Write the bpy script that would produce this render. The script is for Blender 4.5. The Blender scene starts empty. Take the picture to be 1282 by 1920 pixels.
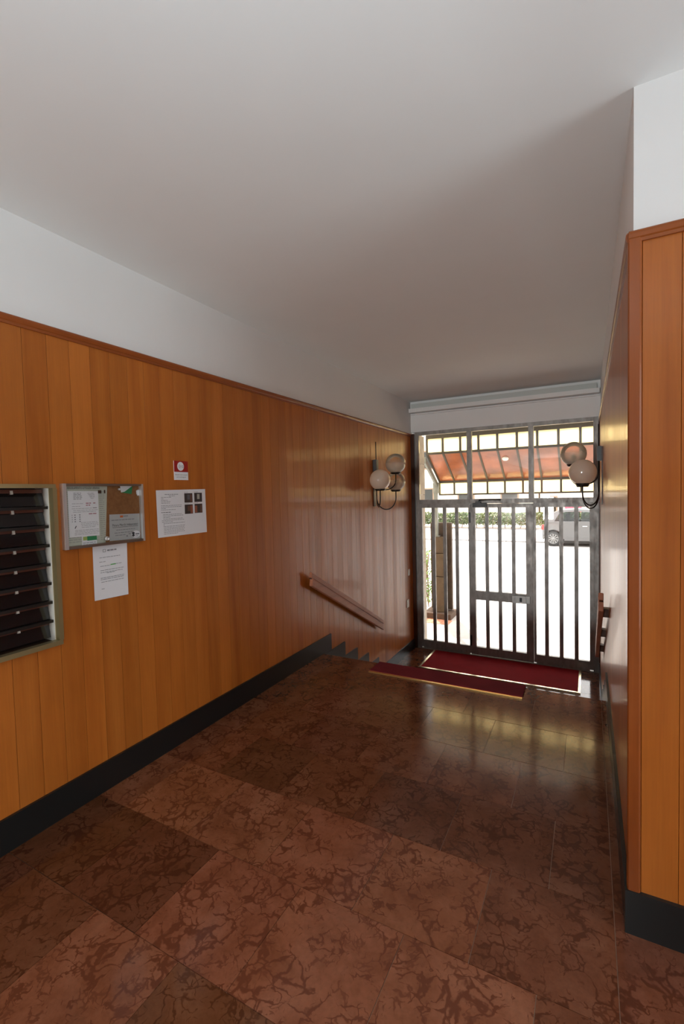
import bpy, bmesh, math, random
from mathutils import Vector, Matrix
random.seed(7)
S = bpy.context.scene
COL = S.collection
PI = math.pi

# ------------------------------------------------------------------ camera
cam = bpy.data.objects.new('camera', bpy.data.cameras.new('camera'))
COL.objects.link(cam)
S.camera = cam
def cam_axes(yaw, pitch, roll):
    f = Vector((-math.sin(yaw) * math.cos(pitch), math.cos(yaw) * math.cos(pitch), math.sin(pitch)))
    r = Vector((math.cos(yaw), math.sin(yaw), 0))
    u = r.cross(f)
    return math.cos(roll) * r + math.sin(roll) * u, -math.sin(roll) * r + math.cos(roll) * u, f
CR, CU, CF = cam_axes(0.4921, -0.0414, -0.0243)
CAM_X, CAM_Z = 2.1984, 1.5
M = Matrix((CR, CU, -CF)).transposed().to_4x4()
M.translation = (CAM_X, 0, CAM_Z)
cam.matrix_world = M
cam.data.sensor_fit = 'VERTICAL'
cam.data.sensor_height = 36
cam.data.lens = 862.05 / 1920 * 36
cam.data.clip_start = 0.02
cam.data.clip_end = 300

# ------------------------------------------------------------------ world, sun, lights, exposure
S.view_settings.view_transform = 'Standard'
S.view_settings.look = 'None'
S.view_settings.gamma = 1
S.view_settings.use_curve_mapping = False
S.view_settings.exposure = 0.0
S.cycles.use_denoising = True
S.cycles.max_bounces = 10
S.cycles.diffuse_bounces = 5
S.cycles.glossy_bounces = 5
S.cycles.transparent_max_bounces = 12
S.cycles.sample_clamp_indirect = 6
wd = bpy.data.worlds.new('overcast sky')
S.world = wd
wd.use_nodes = True
wd.node_tree.nodes['Background'].inputs[0].default_value = (1.0, 0.985, 0.96, 1)
wd.node_tree.nodes['Background'].inputs[1].default_value = 4.6

def lamp(name, kind, loc, target, energy, color=(1, 1, 1), size=None, sizey=None):
    d = bpy.data.lights.new(name, kind)
    d.energy = energy
    d.color = color
    if kind == 'AREA':
        d.shape = 'RECTANGLE'
        d.size = size
        d.size_y = sizey or size
    o = bpy.data.objects.new(name, d)
    COL.objects.link(o)
    o.location = loc
    o.rotation_euler = (Vector(target) - Vector(loc)).to_track_quat('-Z', 'Y').to_euler()
    return o
sun = lamp('sun', 'SUN', (-6, 16, 14), (0, 6, 0), 11.0, (1.0, 0.90, 0.8))
sun.data.angle = 0.02
# unseen fill added at the hall's right-hand end to light the left wall
lamp('added_side_fill', 'AREA', (4.6, 1.15, 1.4), (0.0, 1.15, 1.3), 27, (0.87, 1.0, 1.06), 1.1, 2.0)
# unseen fill added far behind the camera to brighten the gate end
lamp('added_rear_fill', 'AREA', (0.7, -8.8, 0.65), (1.1, 6.2, 1.0), 320, (0.93, 1.0, 1.0), 0.4, 0.95)
# pair of unseen lights added behind the camera, one up, one down
lamp('added_uplight', 'AREA', (2.2, -0.5, 1.52), (2.2, -0.5, 2.75), 39, (0.81, 1.0, 1.10), 0.5, 0.5)
lamp('added_downlight', 'AREA', (2.2, -0.5, 1.50), (2.2, -0.5, 0.0), 17, (0.93, 1.0, 1.0), 0.5, 0.5)

# ------------------------------------------------------------------ sizes (metres)
W, H, T, B = 2.3187, 2.75, 2.303, 0.148     # corridor width, ceiling, wainscot top, skirting
YP, YD = 1.758, 6.231                        # face of the pillar on the right, plane of the entrance screen
NOSE, TREAD, RISE = 3.645, 0.28, 0.1464      # top nosing, tread, rise of the five steps
ZL = -5 * RISE                               # lower landing
YL = NOSE + 4 * TREAD
ZG = -0.782                                  # street level
YF = 6.56                                    # outer face of the facade
XH, YH = 4.7, -9.0                           # hall behind the camera

# ------------------------------------------------------------------ materials
MATS = {}
def lin(h):
    c = [int(h[i:i + 2], 16) / 255 for i in (0, 2, 4)]
    return tuple((v / 12.92 if v <= 0.04045 else ((v + 0.055) / 1.055) ** 2.4) for v in c)
def mat(name, color, rough=0.5, metal=0.0, spec=0.5, coat=0.0, coat_r=0.05):
    if name in MATS:
        return MATS[name]
    m = bpy.data.materials.new(name)
    m.use_nodes = True
    b = m.node_tree.nodes['Principled BSDF']
    b.inputs['Base Color'].default_value = (*color, 1)
    b.inputs['Roughness'].default_value = rough
    b.inputs['Metallic'].default_value = metal
    b.inputs['Specular IOR Level'].default_value = spec
    b.inputs['Coat Weight'].default_value = coat
    b.inputs['Coat Roughness'].default_value = coat_r
    MATS[name] = m
    return m
class N:
    """small helper round a node tree"""
    def __init__(s, m):
        s.t = m.node_tree
        s.b = s.t.nodes.get('Principled BSDF')
    def n(s, kind, **kw):
        x = s.t.nodes.new(kind)
        for k, v in kw.items():
            if k.startswith('i_'):
                key = k[2:]
                x.inputs[int(key) if key.isdigit() else key.replace('_', ' ')].default_value = v
            else:
                setattr(x, k, v)
        return x
    def l(s, a, b):
        s.t.links.new(a, b)
    def math(s, op, a, b=None, clamp=False):
        x = s.n('ShaderNodeMath', operation=op, use_clamp=clamp)
        for i, v in enumerate((a, b)):
            if v is None:
                continue
            if isinstance(v, (int, float)):
                x.inputs[i].default_value = v
            else:
                s.l(v, x.inputs[i])
        return x.outputs[0]
    def mix(s, fac, a, b, mode='MIX'):
        x = s.n('ShaderNodeMix', data_type='RGBA', blend_type=mode)
        for i, v in ((0, fac), (6, a), (7, b)):
            if isinstance(v, (int, float)):
                x.inputs[i].default_value = v
            elif isinstance(v, tuple):
                x.inputs[i].default_value = (*v[:3], 1)
            else:
                s.l(v, x.inputs[i])
        return x.outputs[2]
    def ramp(s, fac, stops):
        x = s.n('ShaderNodeValToRGB')
        e = x.color_ramp.elements
        while len(e) < len(stops):
            e.new(0.5)
        for el, (p, c) in zip(e, stops):
            el.position = p
            el.color = (*c, 1) if isinstance(c, tuple) else (c, c, c, 1)
        s.l(fac, x.inputs[0])
        return x.outputs[0]
    def coords(s, scale, jitter=37.0, rot=None):
        """object coordinates, shifted by a random amount for every object"""
        tc = s.n('ShaderNodeTexCoord')
        oi = s.n('ShaderNodeObjectInfo')
        v = s.n('ShaderNodeVectorMath', operation='MULTIPLY_ADD')
        cb = s.n('ShaderNodeCombineXYZ')
        for i in range(3):
            s.l(s.math('MULTIPLY', oi.outputs['Random'], jitter * (1 + 0.37 * i)), cb.inputs[i])
        v.inputs[1].default_value = scale
        s.l(tc.outputs['Object'], v.inputs[0])
        s.l(cb.outputs[0], v.inputs[2])
        return v.outputs[0], oi
    def noise(s, vec, scale, detail=4, rough=0.55, dist=0.0):
        x = s.n('ShaderNodeTexNoise')
        x.inputs['Scale'].default_value = scale
        x.inputs['Detail'].default_value = detail
        x.inputs['Roughness'].default_value = rough
        x.inputs['Distortion'].default_value = dist
        s.l(vec, x.inputs['Vector'])
        return x.outputs[0]
    def bump(s, h, strength, dist=0.01):
        x = s.n('ShaderNodeBump')
        x.inputs['Strength'].default_value = strength
        x.inputs['Distance'].default_value = dist
        s.l(h, x.inputs['Height'])
        s.l(x.outputs[0], s.b.inputs['Normal'])
        return x.outputs[0]

def wood(name, dark, mid, light, rough=0.34, coat=0.14, coat_r=0.07, tone=(0.90, 1.07), axis=2, bump=0.012):
    m = mat(name, mid, rough, spec=0.28, coat=coat, coat_r=coat_r)
    n = N(m)
    sc = [11, 11, 11]
    sc[axis] = 0.55
    v, oi = n.coords(tuple(sc))
    a = n.noise(v, 1.0, 3, 0.5, 0.5)
    sc2 = [150, 150, 150]
    sc2[axis] = 5
    v2, _ = n.coords(tuple(sc2))
    g = n.noise(v2, 1.0, 3, 0.6)
    sc3 = [5, 5, 5]
    sc3[axis] = 3
    v3, _ = n.coords(tuple(sc3))
    cloud = n.noise(v3, 1.0, 3, 0.6)
    c = n.ramp(a, [(0.25, dark), (0.5, mid), (0.78, light)])
    c = n.mix(0.16, c, n.ramp(g, [(0.3, 0.3), (0.7, 1.0)]), 'MULTIPLY')
    c = n.mix(0.22, c, n.ramp(cloud, [(0.3, 0.55), (0.65, 1.0)]), 'MULTIPLY')
    # each board has its own tone
    t = n.n('ShaderNodeMapRange')
    t.inputs['To Min'].default_value = tone[0]
    t.inputs['To Max'].default_value = tone[1]
    n.l(oi.outputs['Random'], t.inputs['Value'])
    cb = n.n('ShaderNodeCombineColor')
    for i in range(3):
        n.l(t.outputs[0], cb.inputs[i])
    c = n.mix(1.0, c, cb.outputs[0], 'MULTIPLY')
    n.l(c, n.b.inputs['Base Color'])
    n.bump(g, bump, 0.01)
    return m
M_WOOD = wood('honey cherry veneer', (0.43, 0.114, 0.015), (0.53, 0.157, 0.023), (0.59, 0.185, 0.031))
M_TRIM = wood('cherry moulding', (0.19, 0.045, 0.010), (0.30, 0.075, 0.016), (0.38, 0.10, 0.022), rough=0.3, axis=1)
M_POST = wood('cherry post', (0.22, 0.050, 0.009), (0.33, 0.085, 0.016), (0.40, 0.11, 0.022), rough=0.3, axis=2)
M_RAIL = wood('handrail wood', (0.36, 0.125, 0.065), (0.46, 0.175, 0.095), (0.52, 0.21, 0.12), rough=0.5, coat=0.0, axis=1)
M_DARKWOOD = wood('dark brown wood', (0.05, 0.015, 0.006), (0.075, 0.022, 0.008), (0.10, 0.03, 0.012), axis=2)

M_BACKING = mat('dark board backing', (0.05, 0.02, 0.008), 0.8)

def plaster(name, col):
    m = mat(name, col, 0.85, spec=0.2)
    n = N(m)
    v, _ = n.coords((1, 1, 1), 0)
    a = n.noise(v, 3.0, 3)
    n.l(n.mix(a, tuple(c * 0.97 for c in col), tuple(min(1, c * 1.02) for c in col)), n.b.inputs['Base Color'])
    n.bump(n.noise(v, 260, 2), 0.03, 0.002)
    return m
M_WHITE = plaster('white wall paint', (0.86, 0.855, 0.845))
M_CEIL = plaster('ceiling paint', (0.83, 0.83, 0.82))

def marble():
    m = mat('red verona marble', (0.3, 0.15, 0.1), 0.22, spec=0.42)
    n = N(m)
    v, oi = n.coords((1, 1, 1), 23.0)
    d = n.noise(v, 6.0, 4, 0.6, 0.4)
    wv = n.n('ShaderNodeVectorMath', operation='MULTIPLY_ADD')
    wc = n.n('ShaderNodeTexNoise')
    wc.inputs['Scale'].default_value = 9.0
    wc.inputs['Detail'].default_value = 4
    n.l(v, wc.inputs['Vector'])
    n.l(wc.outputs[1], wv.inputs[0])
    wv.inputs[1].default_value = (0.16, 0.16, 0.16)
    n.l(v, wv.inputs[2])
    def cells(scale, w0, cut, gain):
        """clay veins between the nodules, broken up by a slow noise"""
        vo = n.n('ShaderNodeTexVoronoi', feature='DISTANCE_TO_EDGE')
        vo.inputs['Scale'].default_value = scale
        n.l(wv.outputs[0], vo.inputs['Vector'])
        brk = n.noise(v, scale * 0.55, 3, 0.6)
        w = n.math('MULTIPLY', n.math('SUBTRACT', brk, cut, True), gain)
        mr = n.n('ShaderNodeMapRange', interpolation_type='SMOOTHSTEP')
        n.l(vo.outputs['Distance'], mr.inputs['Value'])
        n.l(n.math('MULTIPLY', w, w0), mr.inputs['From Min'])
        n.l(n.math('MAXIMUM', w, 0.002), mr.inputs['From Max'])
        return mr.outputs[0]
    v1 = cells(16.0, 0.25, 0.45, 0.95)
    v2 = cells(27.0, 0.2, 0.50, 1.2)
    fine = n.noise(v, 55, 4, 0.7)
    base = n.ramp(d, [(0.32, (0.185, 0.062, 0.027)), (0.50, (0.235, 0.084, 0.040)), (0.68, (0.275, 0.108, 0.055))])
    base = n.mix(0.30, base, n.ramp(fine, [(0.32, 0.5), (0.58, 1.0)]), 'MULTIPLY')
    c = n.mix(v2, (0.150, 0.049, 0.023), base)
    c = n.mix(v1, (0.126, 0.039, 0.018), c)
    c = n.mix(1.0, c, oi.outputs['Color'], 'MULTIPLY')
    n.l(c, n.b.inputs['Base Color'])
    n.l(n.ramp(fine, [(0.3, 0.08), (0.7, 0.14)]), n.b.inputs['Roughness'])
    return m
M_MARBLE = marble()
M_GROUT = mat('floor joint mortar', (0.34, 0.20, 0.13), 0.7)
M_BLACKSTONE = mat('polished black stone', (0.012, 0.013, 0.013), 0.28, spec=0.45)

def carpet(name, col):
    m = mat(name, col, 0.95, spec=0.1)
    n = N(m)
    v, _ = n.coords((1, 1, 1), 3)
    a = n.noise(v, 420, 2, 0.7)
    b = n.noise(v, 5, 3)
    c = n.mix(a, tuple(x * 0.55 for x in col), tuple(x * 1.35 for x in col))
    c = n.mix(0.3, c, n.ramp(b, [(0.35, 0.5), (0.6, 1.0)]), 'MULTIPLY')
    n.l(c, n.b.inputs['Base Color'])
    n.bump(a, 0.5, 0.004)
    return m
M_CARPET = carpet('dark red carpet', (0.32, 0.014, 0.018))
M_RUNNER = carpet('plum red runner', (0.20, 0.020, 0.030))
M_BRASS = mat('brass strip', (0.80, 0.55, 0.22), 0.28, 1.0)

def worn_metal(name, col, rough=0.38, metal=0.75):
    m = mat(name, col, rough, metal)
    n = N(m)
    v, _ = n.coords((1, 1, 0.4), 9)
    a = n.noise(v, 22, 4, 0.65)
    n.l(n.ramp(a, [(0.3, tuple(c * 0.72 for c in col)), (0.65, tuple(min(1, c * 1.1) for c in col))]), n.b.inputs['Base Color'])
    n.l(n.ramp(a, [(0.3, rough + 0.12), (0.7, rough - 0.05)]), n.b.inputs['Roughness'])
    return m
M_STEEL = worn_metal('grey anodised gate metal', (0.28, 0.262, 0.243), 0.4, 0.35)
M_LOCK = worn_metal('steel lock case', (0.42, 0.41, 0.39), 0.3)
M_ALU = mat('polished aluminium', (0.74, 0.74, 0.74), 0.3, 0.7)
M_MAILFRAME = mat('champagne aluminium', (0.40, 0.32, 0.16), 0.34, 0.7)
M_MAILSIDE = mat('bright inner metal', (0.84, 0.82, 0.76), 0.3, 0.25)
M_SMOKE = mat('smoky acrylic', (0.010, 0.009, 0.010), 0.09, spec=0.5)
M_BLACK = mat('black enamel', (0.010, 0.010, 0.011), 0.4)
M_IRON = mat('dark bronze tube', (0.035, 0.026, 0.020), 0.35, 0.6)
M_IVORY = mat('ivory plastic', (0.72, 0.68, 0.58), 0.4)
M_PEARL = mat('pale knob', (0.78, 0.74, 0.66), 0.35)

def glass(name, tint=(1, 1, 1), gloss=1.0, rough=0.0):
    m = bpy.data.materials.new(name)
    m.use_nodes = True
    t = m.node_tree
    t.nodes.clear()
    out = t.nodes.new('ShaderNodeOutputMaterial')
    tr = t.nodes.new('ShaderNodeBsdfTransparent')
    tr.inputs[0].default_value = (*tint, 1)
    gl = t.nodes.new('ShaderNodeBsdfGlossy')
    gl.inputs['Roughness'].default_value = rough
    fr = t.nodes.new('ShaderNodeFresnel')
    fr.inputs[0].default_value = 1.5
    mu = t.nodes.new('ShaderNodeMath')
    mu.operation = 'MULTIPLY'
    mu.inputs[1].default_value = gloss
    mx = t.nodes.new('ShaderNodeMixShader')
    t.links.new(fr.outputs[0], mu.inputs[0])
    t.links.new(mu.outputs[0], mx.inputs[0])
    t.links.new(tr.outputs[0], mx.inputs[1])
    t.links.new(gl.outputs[0], mx.inputs[2])
    t.links.new(mx.outputs[0], out.inputs[0])
    MATS[name] = m
    return m
M_GLASS = glass('clear door glass')
M_BOARDGLASS = glass('notice board glass', (0.99, 0.99, 0.985), 0.35, 0.03)
M_CARGLASS = glass('tinted car glass', (0.35, 0.42, 0.42))

def translucent(name, col, trans, rough=0.3, gloss=0.35, uneven=0.0):
    """sheet that scatters daylight through: diffuse + translucent + a glossy skin"""
    m = bpy.data.materials.new(name)
    m.use_nodes = True
    n = N(m)
    n.b.inputs['Base Color'].default_value = (*col, 1)
    n.b.inputs['Roughness'].default_value = rough
    n.b.inputs['Specular IOR Level'].default_value = gloss
    tl = n.n('ShaderNodeBsdfTranslucent')
    tl.inputs[0].default_value = (*trans, 1)
    if uneven:
        v, _ = n.coords((1, 1, 1), 11)
        a = n.noise(v, 2.2, 4, 0.6)
        n.l(n.mix(uneven, trans, n.mix(1.0, trans, n.ramp(a, [(0.3, 0.35), (0.7, 1.4)]), 'MULTIPLY')), tl.inputs[0])
        n.bump(n.noise(v, 14, 3), 0.15, 0.02)
    ad = n.n('ShaderNodeAddShader')
    n.l(n.b.outputs[0], ad.inputs[0])
    n.l(tl.outputs[0], ad.inputs[1])
    n.l(ad.outputs[0], n.t.nodes['Material Output'].inputs[0])
    MATS[name] = m
    return m
M_AMBER = translucent('amber canopy sheet', (0.11, 0.05, 0.03), (0.215, 0.105, 0.055), 0.16, 0.5, 0.8)
M_FROST = translucent('frosted cream glass', (0.05, 0.05, 0.045), (0.97, 0.86, 0.58), 0.25, 0.4)

def globe_material():
    m = bpy.data.materials.new('half frosted globe glass')
    m.use_nodes = True
    n = N(m)
    n.b.inputs['Base Color'].default_value = (0.78, 0.74, 0.68, 1)
    n.b.inputs['Roughness'].default_value = 0.12
    n.b.inputs['Coat Weight'].default_value = 0.6
    tl = n.n('ShaderNodeBsdfTranslucent')
    tl.inputs[0].default_value = (0.85, 0.80, 0.70, 1)
    body = n.n('ShaderNodeMixShader')
    body.inputs[0].default_value = 0.6
    n.l(n.b.outputs[0], body.inputs[1])
    n.l(tl.outputs[0], body.inputs[2])
    tr = n.n('ShaderNodeBsdfTransparent')
    tr.inputs[0].default_value = (0.97, 0.93, 0.88, 1)
    gl = n.n('ShaderNodeBsdfGlossy')
    gl.inputs['Roughness'].default_value = 0.04
    fr = n.n('ShaderNodeFresnel')
    fr.inputs[0].default_value = 1.5
    clear = n.n('ShaderNodeMixShader')
    n.l(fr.outputs[0], clear.inputs[0])
    n.l(tr.outputs[0], clear.inputs[1])
    n.l(gl.outputs[0], clear.inputs[2])
    tc = n.n('ShaderNodeTexCoord')
    sp = n.n('ShaderNodeSeparateXYZ')
    n.l(tc.outputs['Object'], sp.inputs[0])
    mr = n.n('ShaderNodeMapRange')
    mr.inputs['From Min'].default_value = 0.055
    mr.inputs['From Max'].default_value = -0.085
    mr.inputs['To Min'].default_value = 0.04
    mr.inputs['To Max'].default_value = 0.85
    n.l(sp.outputs[2], mr.inputs[0])
    mx = n.n('ShaderNodeMixShader')
    n.l(mr.outputs[0], mx.inputs[0])
    n.l(clear.outputs[0], mx.inputs[1])
    n.l(body.outputs[0], mx.inputs[2])
    n.l(mx.outputs[0], n.t.nodes['Material Output'].inputs[0])
    return m
M_GLOBE = globe_material()
M_OPAL = translucent('white opal glass', (0.42, 0.39, 0.35), (0.52, 0.44, 0.35), 0.12, 0.6)

def rough_stone(name, a, b, scale=8, bump=0.4):
    m = mat(name, a, 0.85, spec=0.25)
    n = N(m)
    v, _ = n.coords((1, 1, 1), 17)
    x = n.noise(v, scale, 6, 0.65)
    n.l(n.ramp(x, [(0.3, a), (0.7, b)]), n.b.inputs['Base Color'])
    n.bump(n.noise(v, scale * 7, 4, 0.7), bump, 0.01)
    return m
M_JAMB = rough_stone('pale travertine', (0.26, 0.22, 0.175), (0.40, 0.35, 0.29), 6, 0.15)
M_PILLAR = rough_stone('tan tuff stone', (0.060, 0.040, 0.024), (0.105, 0.072, 0.044), 9, 0.5)
M_SLAB = rough_stone('dark weathered stone', (0.045, 0.030, 0.020), (0.085, 0.058, 0.038), 12, 0.7)
M_PAVE = rough_stone('pale pavement', (0.42, 0.40, 0.38), (0.52, 0.50, 0.48), 3, 0.2)
M_ROAD = rough_stone('sunlit asphalt', (0.40, 0.39, 0.38), (0.49, 0.48, 0.47), 2, 0.3)
M_KERB = rough_stone('granite kerb', (0.22, 0.22, 0.22), (0.34, 0.33, 0.33), 10, 0.3)
M_TERRA = rough_stone('terracotta paver', (0.42, 0.17, 0.10), (0.55, 0.26, 0.17), 8, 0.2)
M_FACADE = rough_stone('cream facade', (0.60, 0.55, 0.46), (0.70, 0.65, 0.56), 1.2, 0.1)
M_SOIL = rough_stone('dry soil', (0.30, 0.19, 0.13), (0.40, 0.27, 0.19), 6, 0.6)

# ------------------------------------------------------------------ mesh helpers
def box(bm, x0, x1, y0, y1, z0, z1, mi=0):
    v = [bm.verts.new(p) for p in ((x0, y0, z0), (x1, y0, z0), (x1, y1, z0), (x0, y1, z0), (x0, y0, z1), (x1, y0, z1), (x1, y1, z1), (x0, y1, z1))]
    fs = []
    for q in ((0, 3, 2, 1), (4, 5, 6, 7), (0, 1, 5, 4), (1, 2, 6, 5), (2, 3, 7, 6), (3, 0, 4, 7)):
        f = bm.faces.new([v[i] for i in q])
        f.material_index = mi
        fs.append(f)
    return v, fs
def quad(bm, pts, mi=0):
    f = bm.faces.new([bm.verts.new(p) for p in pts])
    f.material_index = mi
    return f
def tube(bm, path, r, seg=10, cap=True, mi=0):
    path = [Vector(p) for p in path]
    rings = []
    up = Vector((0.31, 0.17, 0.93))
    for i, p in enumerate(path):
        t = (path[min(i + 1, len(path) - 1)] - path[max(i - 1, 0)]).normalized()
        a = t.cross(up)
        if a.length < 0.05:
            a = t.cross(Vector((1, 0, 0)))
        a.normalize()
        b = t.cross(a)
        up = b.cross(t) if False else up
        rings.append([bm.verts.new(p + r * (math.cos(2 * PI * k / seg) * a + math.sin(2 * PI * k / seg) * b)) for k in range(seg)])
    for i in range(len(rings) - 1):
        for k in range(seg):
            f = bm.faces.new((rings[i][k], rings[i][(k + 1) % seg], rings[i + 1][(k + 1) % seg], rings[i + 1][k]))
            f.smooth = True
            f.material_index = mi
    if cap:
        bm.faces.new(rings[0][::-1]).material_index = mi
        bm.faces.new(rings[-1]).material_index = mi
def lathe(bm, prof, seg=28, mat4=None, mi=0):
    """profile of (radius, height) turned round z, then moved by mat4"""
    rings = []
    for r, z in prof:
        if r < 1e-5:
            rings.append([bm.verts.new((0, 0, z))])
        else:
            rings.append([bm.verts.new((r * math.cos(2 * PI * k / seg), r * math.sin(2 * PI * k / seg), z)) for k in range(seg)])
    for a, b in zip(rings, rings[1:]):
        for k in range(seg):
            k2 = (k + 1) % seg
            if len(a) == 1 and len(b) == 1:
                continue
            if len(a) == 1:
                vs = (a[0], b[k2], b[k])
            elif len(b) == 1:
                vs = (a[k], a[k2], b[0])
            else:
                vs = (a[k], a[k2], b[k2], b[k])
            f = bm.faces.new(vs)
            f.smooth = True
            f.material_index = mi
    if mat4 is not None:
        bmesh.ops.transform(bm, matrix=mat4, verts=[v for r in rings for v in r])
def prism(bm, pts, x0, x1, axis=0, mi=0):
    """polygon pts extruded along an axis; pts give the other two coordinates in order"""
    def P(a, p):
        q = list(p)
        q.insert(axis, a)
        return q
    a = [bm.verts.new(P(x0, p)) for p in pts]
    b = [bm.verts.new(P(x1, p)) for p in pts]
    n = len(pts)
    fs = [bm.faces.new(a[::-1]), bm.faces.new(b)]
    for i in range(n):
        fs.append(bm.faces.new((a[i], a[(i + 1) % n], b[(i + 1) % n], b[i])))
    for f in fs:
        f.material_index = mi
def mesh_of(name, bm, mats, bevel=0.0, seg=1):
    if bevel:
        bmesh.ops.bevel(bm, geom=[e for e in bm.edges if e.calc_face_angle(0) > 0.6], offset=bevel, segments=seg, affect='EDGES', profile=0.6)
    bmesh.ops.recalc_face_normals(bm, faces=bm.faces)
    me = bpy.data.meshes.new(name)
    bm.to_mesh(me)
    bm.free()
    for m in (mats if isinstance(mats, (list, tuple)) else [mats]):
        me.materials.append(m)
    return me
def obj(name, bm, mats, parent=None, loc=(0, 0, 0), rot=(0, 0, 0), bevel=0.0, seg=1):
    me = bm if isinstance(bm, bpy.types.Mesh) else mesh_of(name, bm, mats, bevel, seg)
    o = bpy.data.objects.new(name, me)
    COL.objects.link(o)
    o.location = loc
    o.rotation_euler = rot
    if parent is not None:
        o.parent = parent
    return o
def boxobj(name, dims, m, parent=None, bevel=0.0, origin=None, seg=1):
    x0, x1, y0, y1, z0, z1 = dims
    o = origin or ((x0 + x1) / 2, (y0 + y1) / 2, (z0 + z1) / 2)
    bm = bmesh.new()
    box(bm, x0 - o[0], x1 - o[0], y0 - o[1], y1 - o[1], z0 - o[2], z1 - o[2])
    # children are placed relative to their parent's origin
    loc = Vector(o) - (Vector(parent.location) if parent is not None else Vector())
    return obj(name, bm, m, parent, loc, bevel=bevel, seg=seg)
def thing(name, label, cat, loc=(0, 0, 0), group=None, kind=None):
    o = bpy.data.objects.new(name, None)
    o.empty_display_size = 0.1
    COL.objects.link(o)
    o.location = loc
    return tag(o, label, cat, group, kind)
def tag(o, label=None, cat=None, group=None, kind=None):
    if label:
        o['label'] = label
    if cat:
        o['category'] = cat
    if group:
        o['group'] = group
    if kind:
        o['kind'] = kind
    return o
def struct(name, bm, m, label=None, bevel=0.0, loc=(0, 0, 0)):
    o = obj(name, bm, m, None, loc, bevel=bevel)
    return tag(o, label, None, None, 'structure')

# ------------------------------------------------------------------ floors
bm = bmesh.new()
box(bm, -0.02, W + 0.03, YP, NOSE - 0.012, -0.22, -0.004)
box(bm, -0.02, XH, YH, YP, -0.22, -0.004)
floor = struct('floor', bm, M_GROUT, 'red veined marble floor of the upper hall laid in staggered square tiles')
TW = 0.415
def tile_mesh(sx, sy, t=0.02):
    b = bmesh.new()
    g = 0.0012
    box(b, -sx / 2 + g, sx / 2 - g, -sy / 2 + g, sy / 2 - g, -t, 0)
    return mesh_of('tile', b, M_MARBLE, 0.0008)
TILES = {}
def tile(cx, cy, sx, sy, tone, parent, z=0.0):
    key = (round(sx, 3), round(sy, 3))
    if key not in TILES:
        TILES[key] = tile_mesh(sx, sy)
    o = obj('tile', TILES[key], None, parent, (cx, cy, z + random.uniform(-0.0006, 0.0)))
    if isinstance(tone, tuple):
        o.color = (*tone, 1)
    else:
        o.color = (tone, tone * random.uniform(0.95, 1.03), tone * random.uniform(0.92, 1.05), 1)
    return o
rows = [(0.165, 0.58, 0), (0.58, 0.99, 0.20), (0.99, 1.405, -0.015), (1.405, 1.815, 0.20), (1.815, 2.215, -0.01),
        (2.215, 2.625, 0.215), (2.625, 3.04, 0.005), (3.04, 3.45, 0.205), (3.45, NOSE, 0.0)]
tones = {1: {0: .50, 1: .60, 2: .98, 3: .62, 4: .95, 5: .72},  # marble tones per tile; first two here and below also darkened for vignette
         2: {0: .46, 1: .52, 2: 1.0, 3: 1.08, 4: 1.02, 5: .70},
         3: {0: .98, 1: 1.0, 2: .98, 3: 1.02, 4: .98, 5: .70},
         4: {0: .78, 1: .52, 2: .68, 3: .58, 4: .66, 5: .72}}
XB = 2.275                                     # narrow border strip along the right wall
for ri, (y0, y1, off) in enumerate(rows):
    xs = [0.0]
    x = off
    while x < XB - 0.03:
        if x > 0.03:
            xs.append(x)
        x += TW
    if y0 < YP - 0.05:
        while x < XH - 0.5:
            if x > XB + 0.05:
                xs.append(x)
            x += TW
        if XB not in xs:
            xs = sorted(set(xs + [XB]))
        xs.append(3.3)
        xs = sorted(v for v in xs if v <= 3.3)
    else:
        xs += [XB, W + 0.0]
    if off <= 0:
        k0 = 0
    for k, (a, b) in enumerate(zip(xs, xs[1:])):
        if b - a < 0.02:
            continue
        tone = tones.get(ri, {}).get(k, random.uniform(0.68, 0.86))
        if a > XB - 0.01:
            tone = 0.70
        tile((a + b) / 2, (y0 + y1) / 2, b - a, y1 - y0, tone, floor)

bm = bmesh.new()
box(bm, -0.02, W + 0.03, YL - 0.005, YD + 0.02, ZL - 0.2, ZL - 0.004)
landing = struct('floor', bm, M_GROUT, 'lower marble landing in front of the barred entrance gate')
for j, (y0, y1) in enumerate(((YL, 5.12), (5.12, 5.53), (5.53, 5.94), (5.94, YD - 0.03))):
    xs = [0.0] + [v + (0.2 if j % 2 else 0.0) for v in (0.21, 0.62, 1.04, 1.45, 1.86)] + [W]
    for a, b in zip(xs, xs[1:]):
        tile((a + b) / 2, (y0 + y1) / 2, b - a, y1 - y0, random.uniform(0.7, 0.95), landing, ZL)

# steps down to the landing
stairs = thing('staircase', 'flight of red marble steps going down to the entrance gate', 'stairs', (W / 2, NOSE, 0), kind='structure')
for i in range(5):
    z = -i * RISE
    y = NOSE + i * TREAD
    b = bmesh.new()
    if i == 0:                                  # the top nosing belongs to the upper floor's edge
        box(b, -W / 2, W / 2, -0.012, 0.0, -RISE, -0.021)
    else:
        box(b, -W / 2, W / 2, -TREAD - 0.0, 0.0, z - 0.03, z)
        box(b, -W / 2, W / 2, -TREAD + 0.0, -0.02, z - RISE - 0.6, z - 0.0301)
    o = obj('riser' if i == 0 else 'step', b, M_MARBLE, stairs, (0, y - NOSE, 0), bevel=0.0 if i == 0 else 0.004)
    o.color = (0.8, 0.78, 0.76, 1)

# ------------------------------------------------------------------ ceiling and walls
bm = bmesh.new()
box(bm, -0.2, XH + 0.2, YH - 0.2, YF, H, H + 0.2)
struct('ceiling', bm, M_CEIL, 'plain white painted ceiling over the hall and the corridor')

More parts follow.
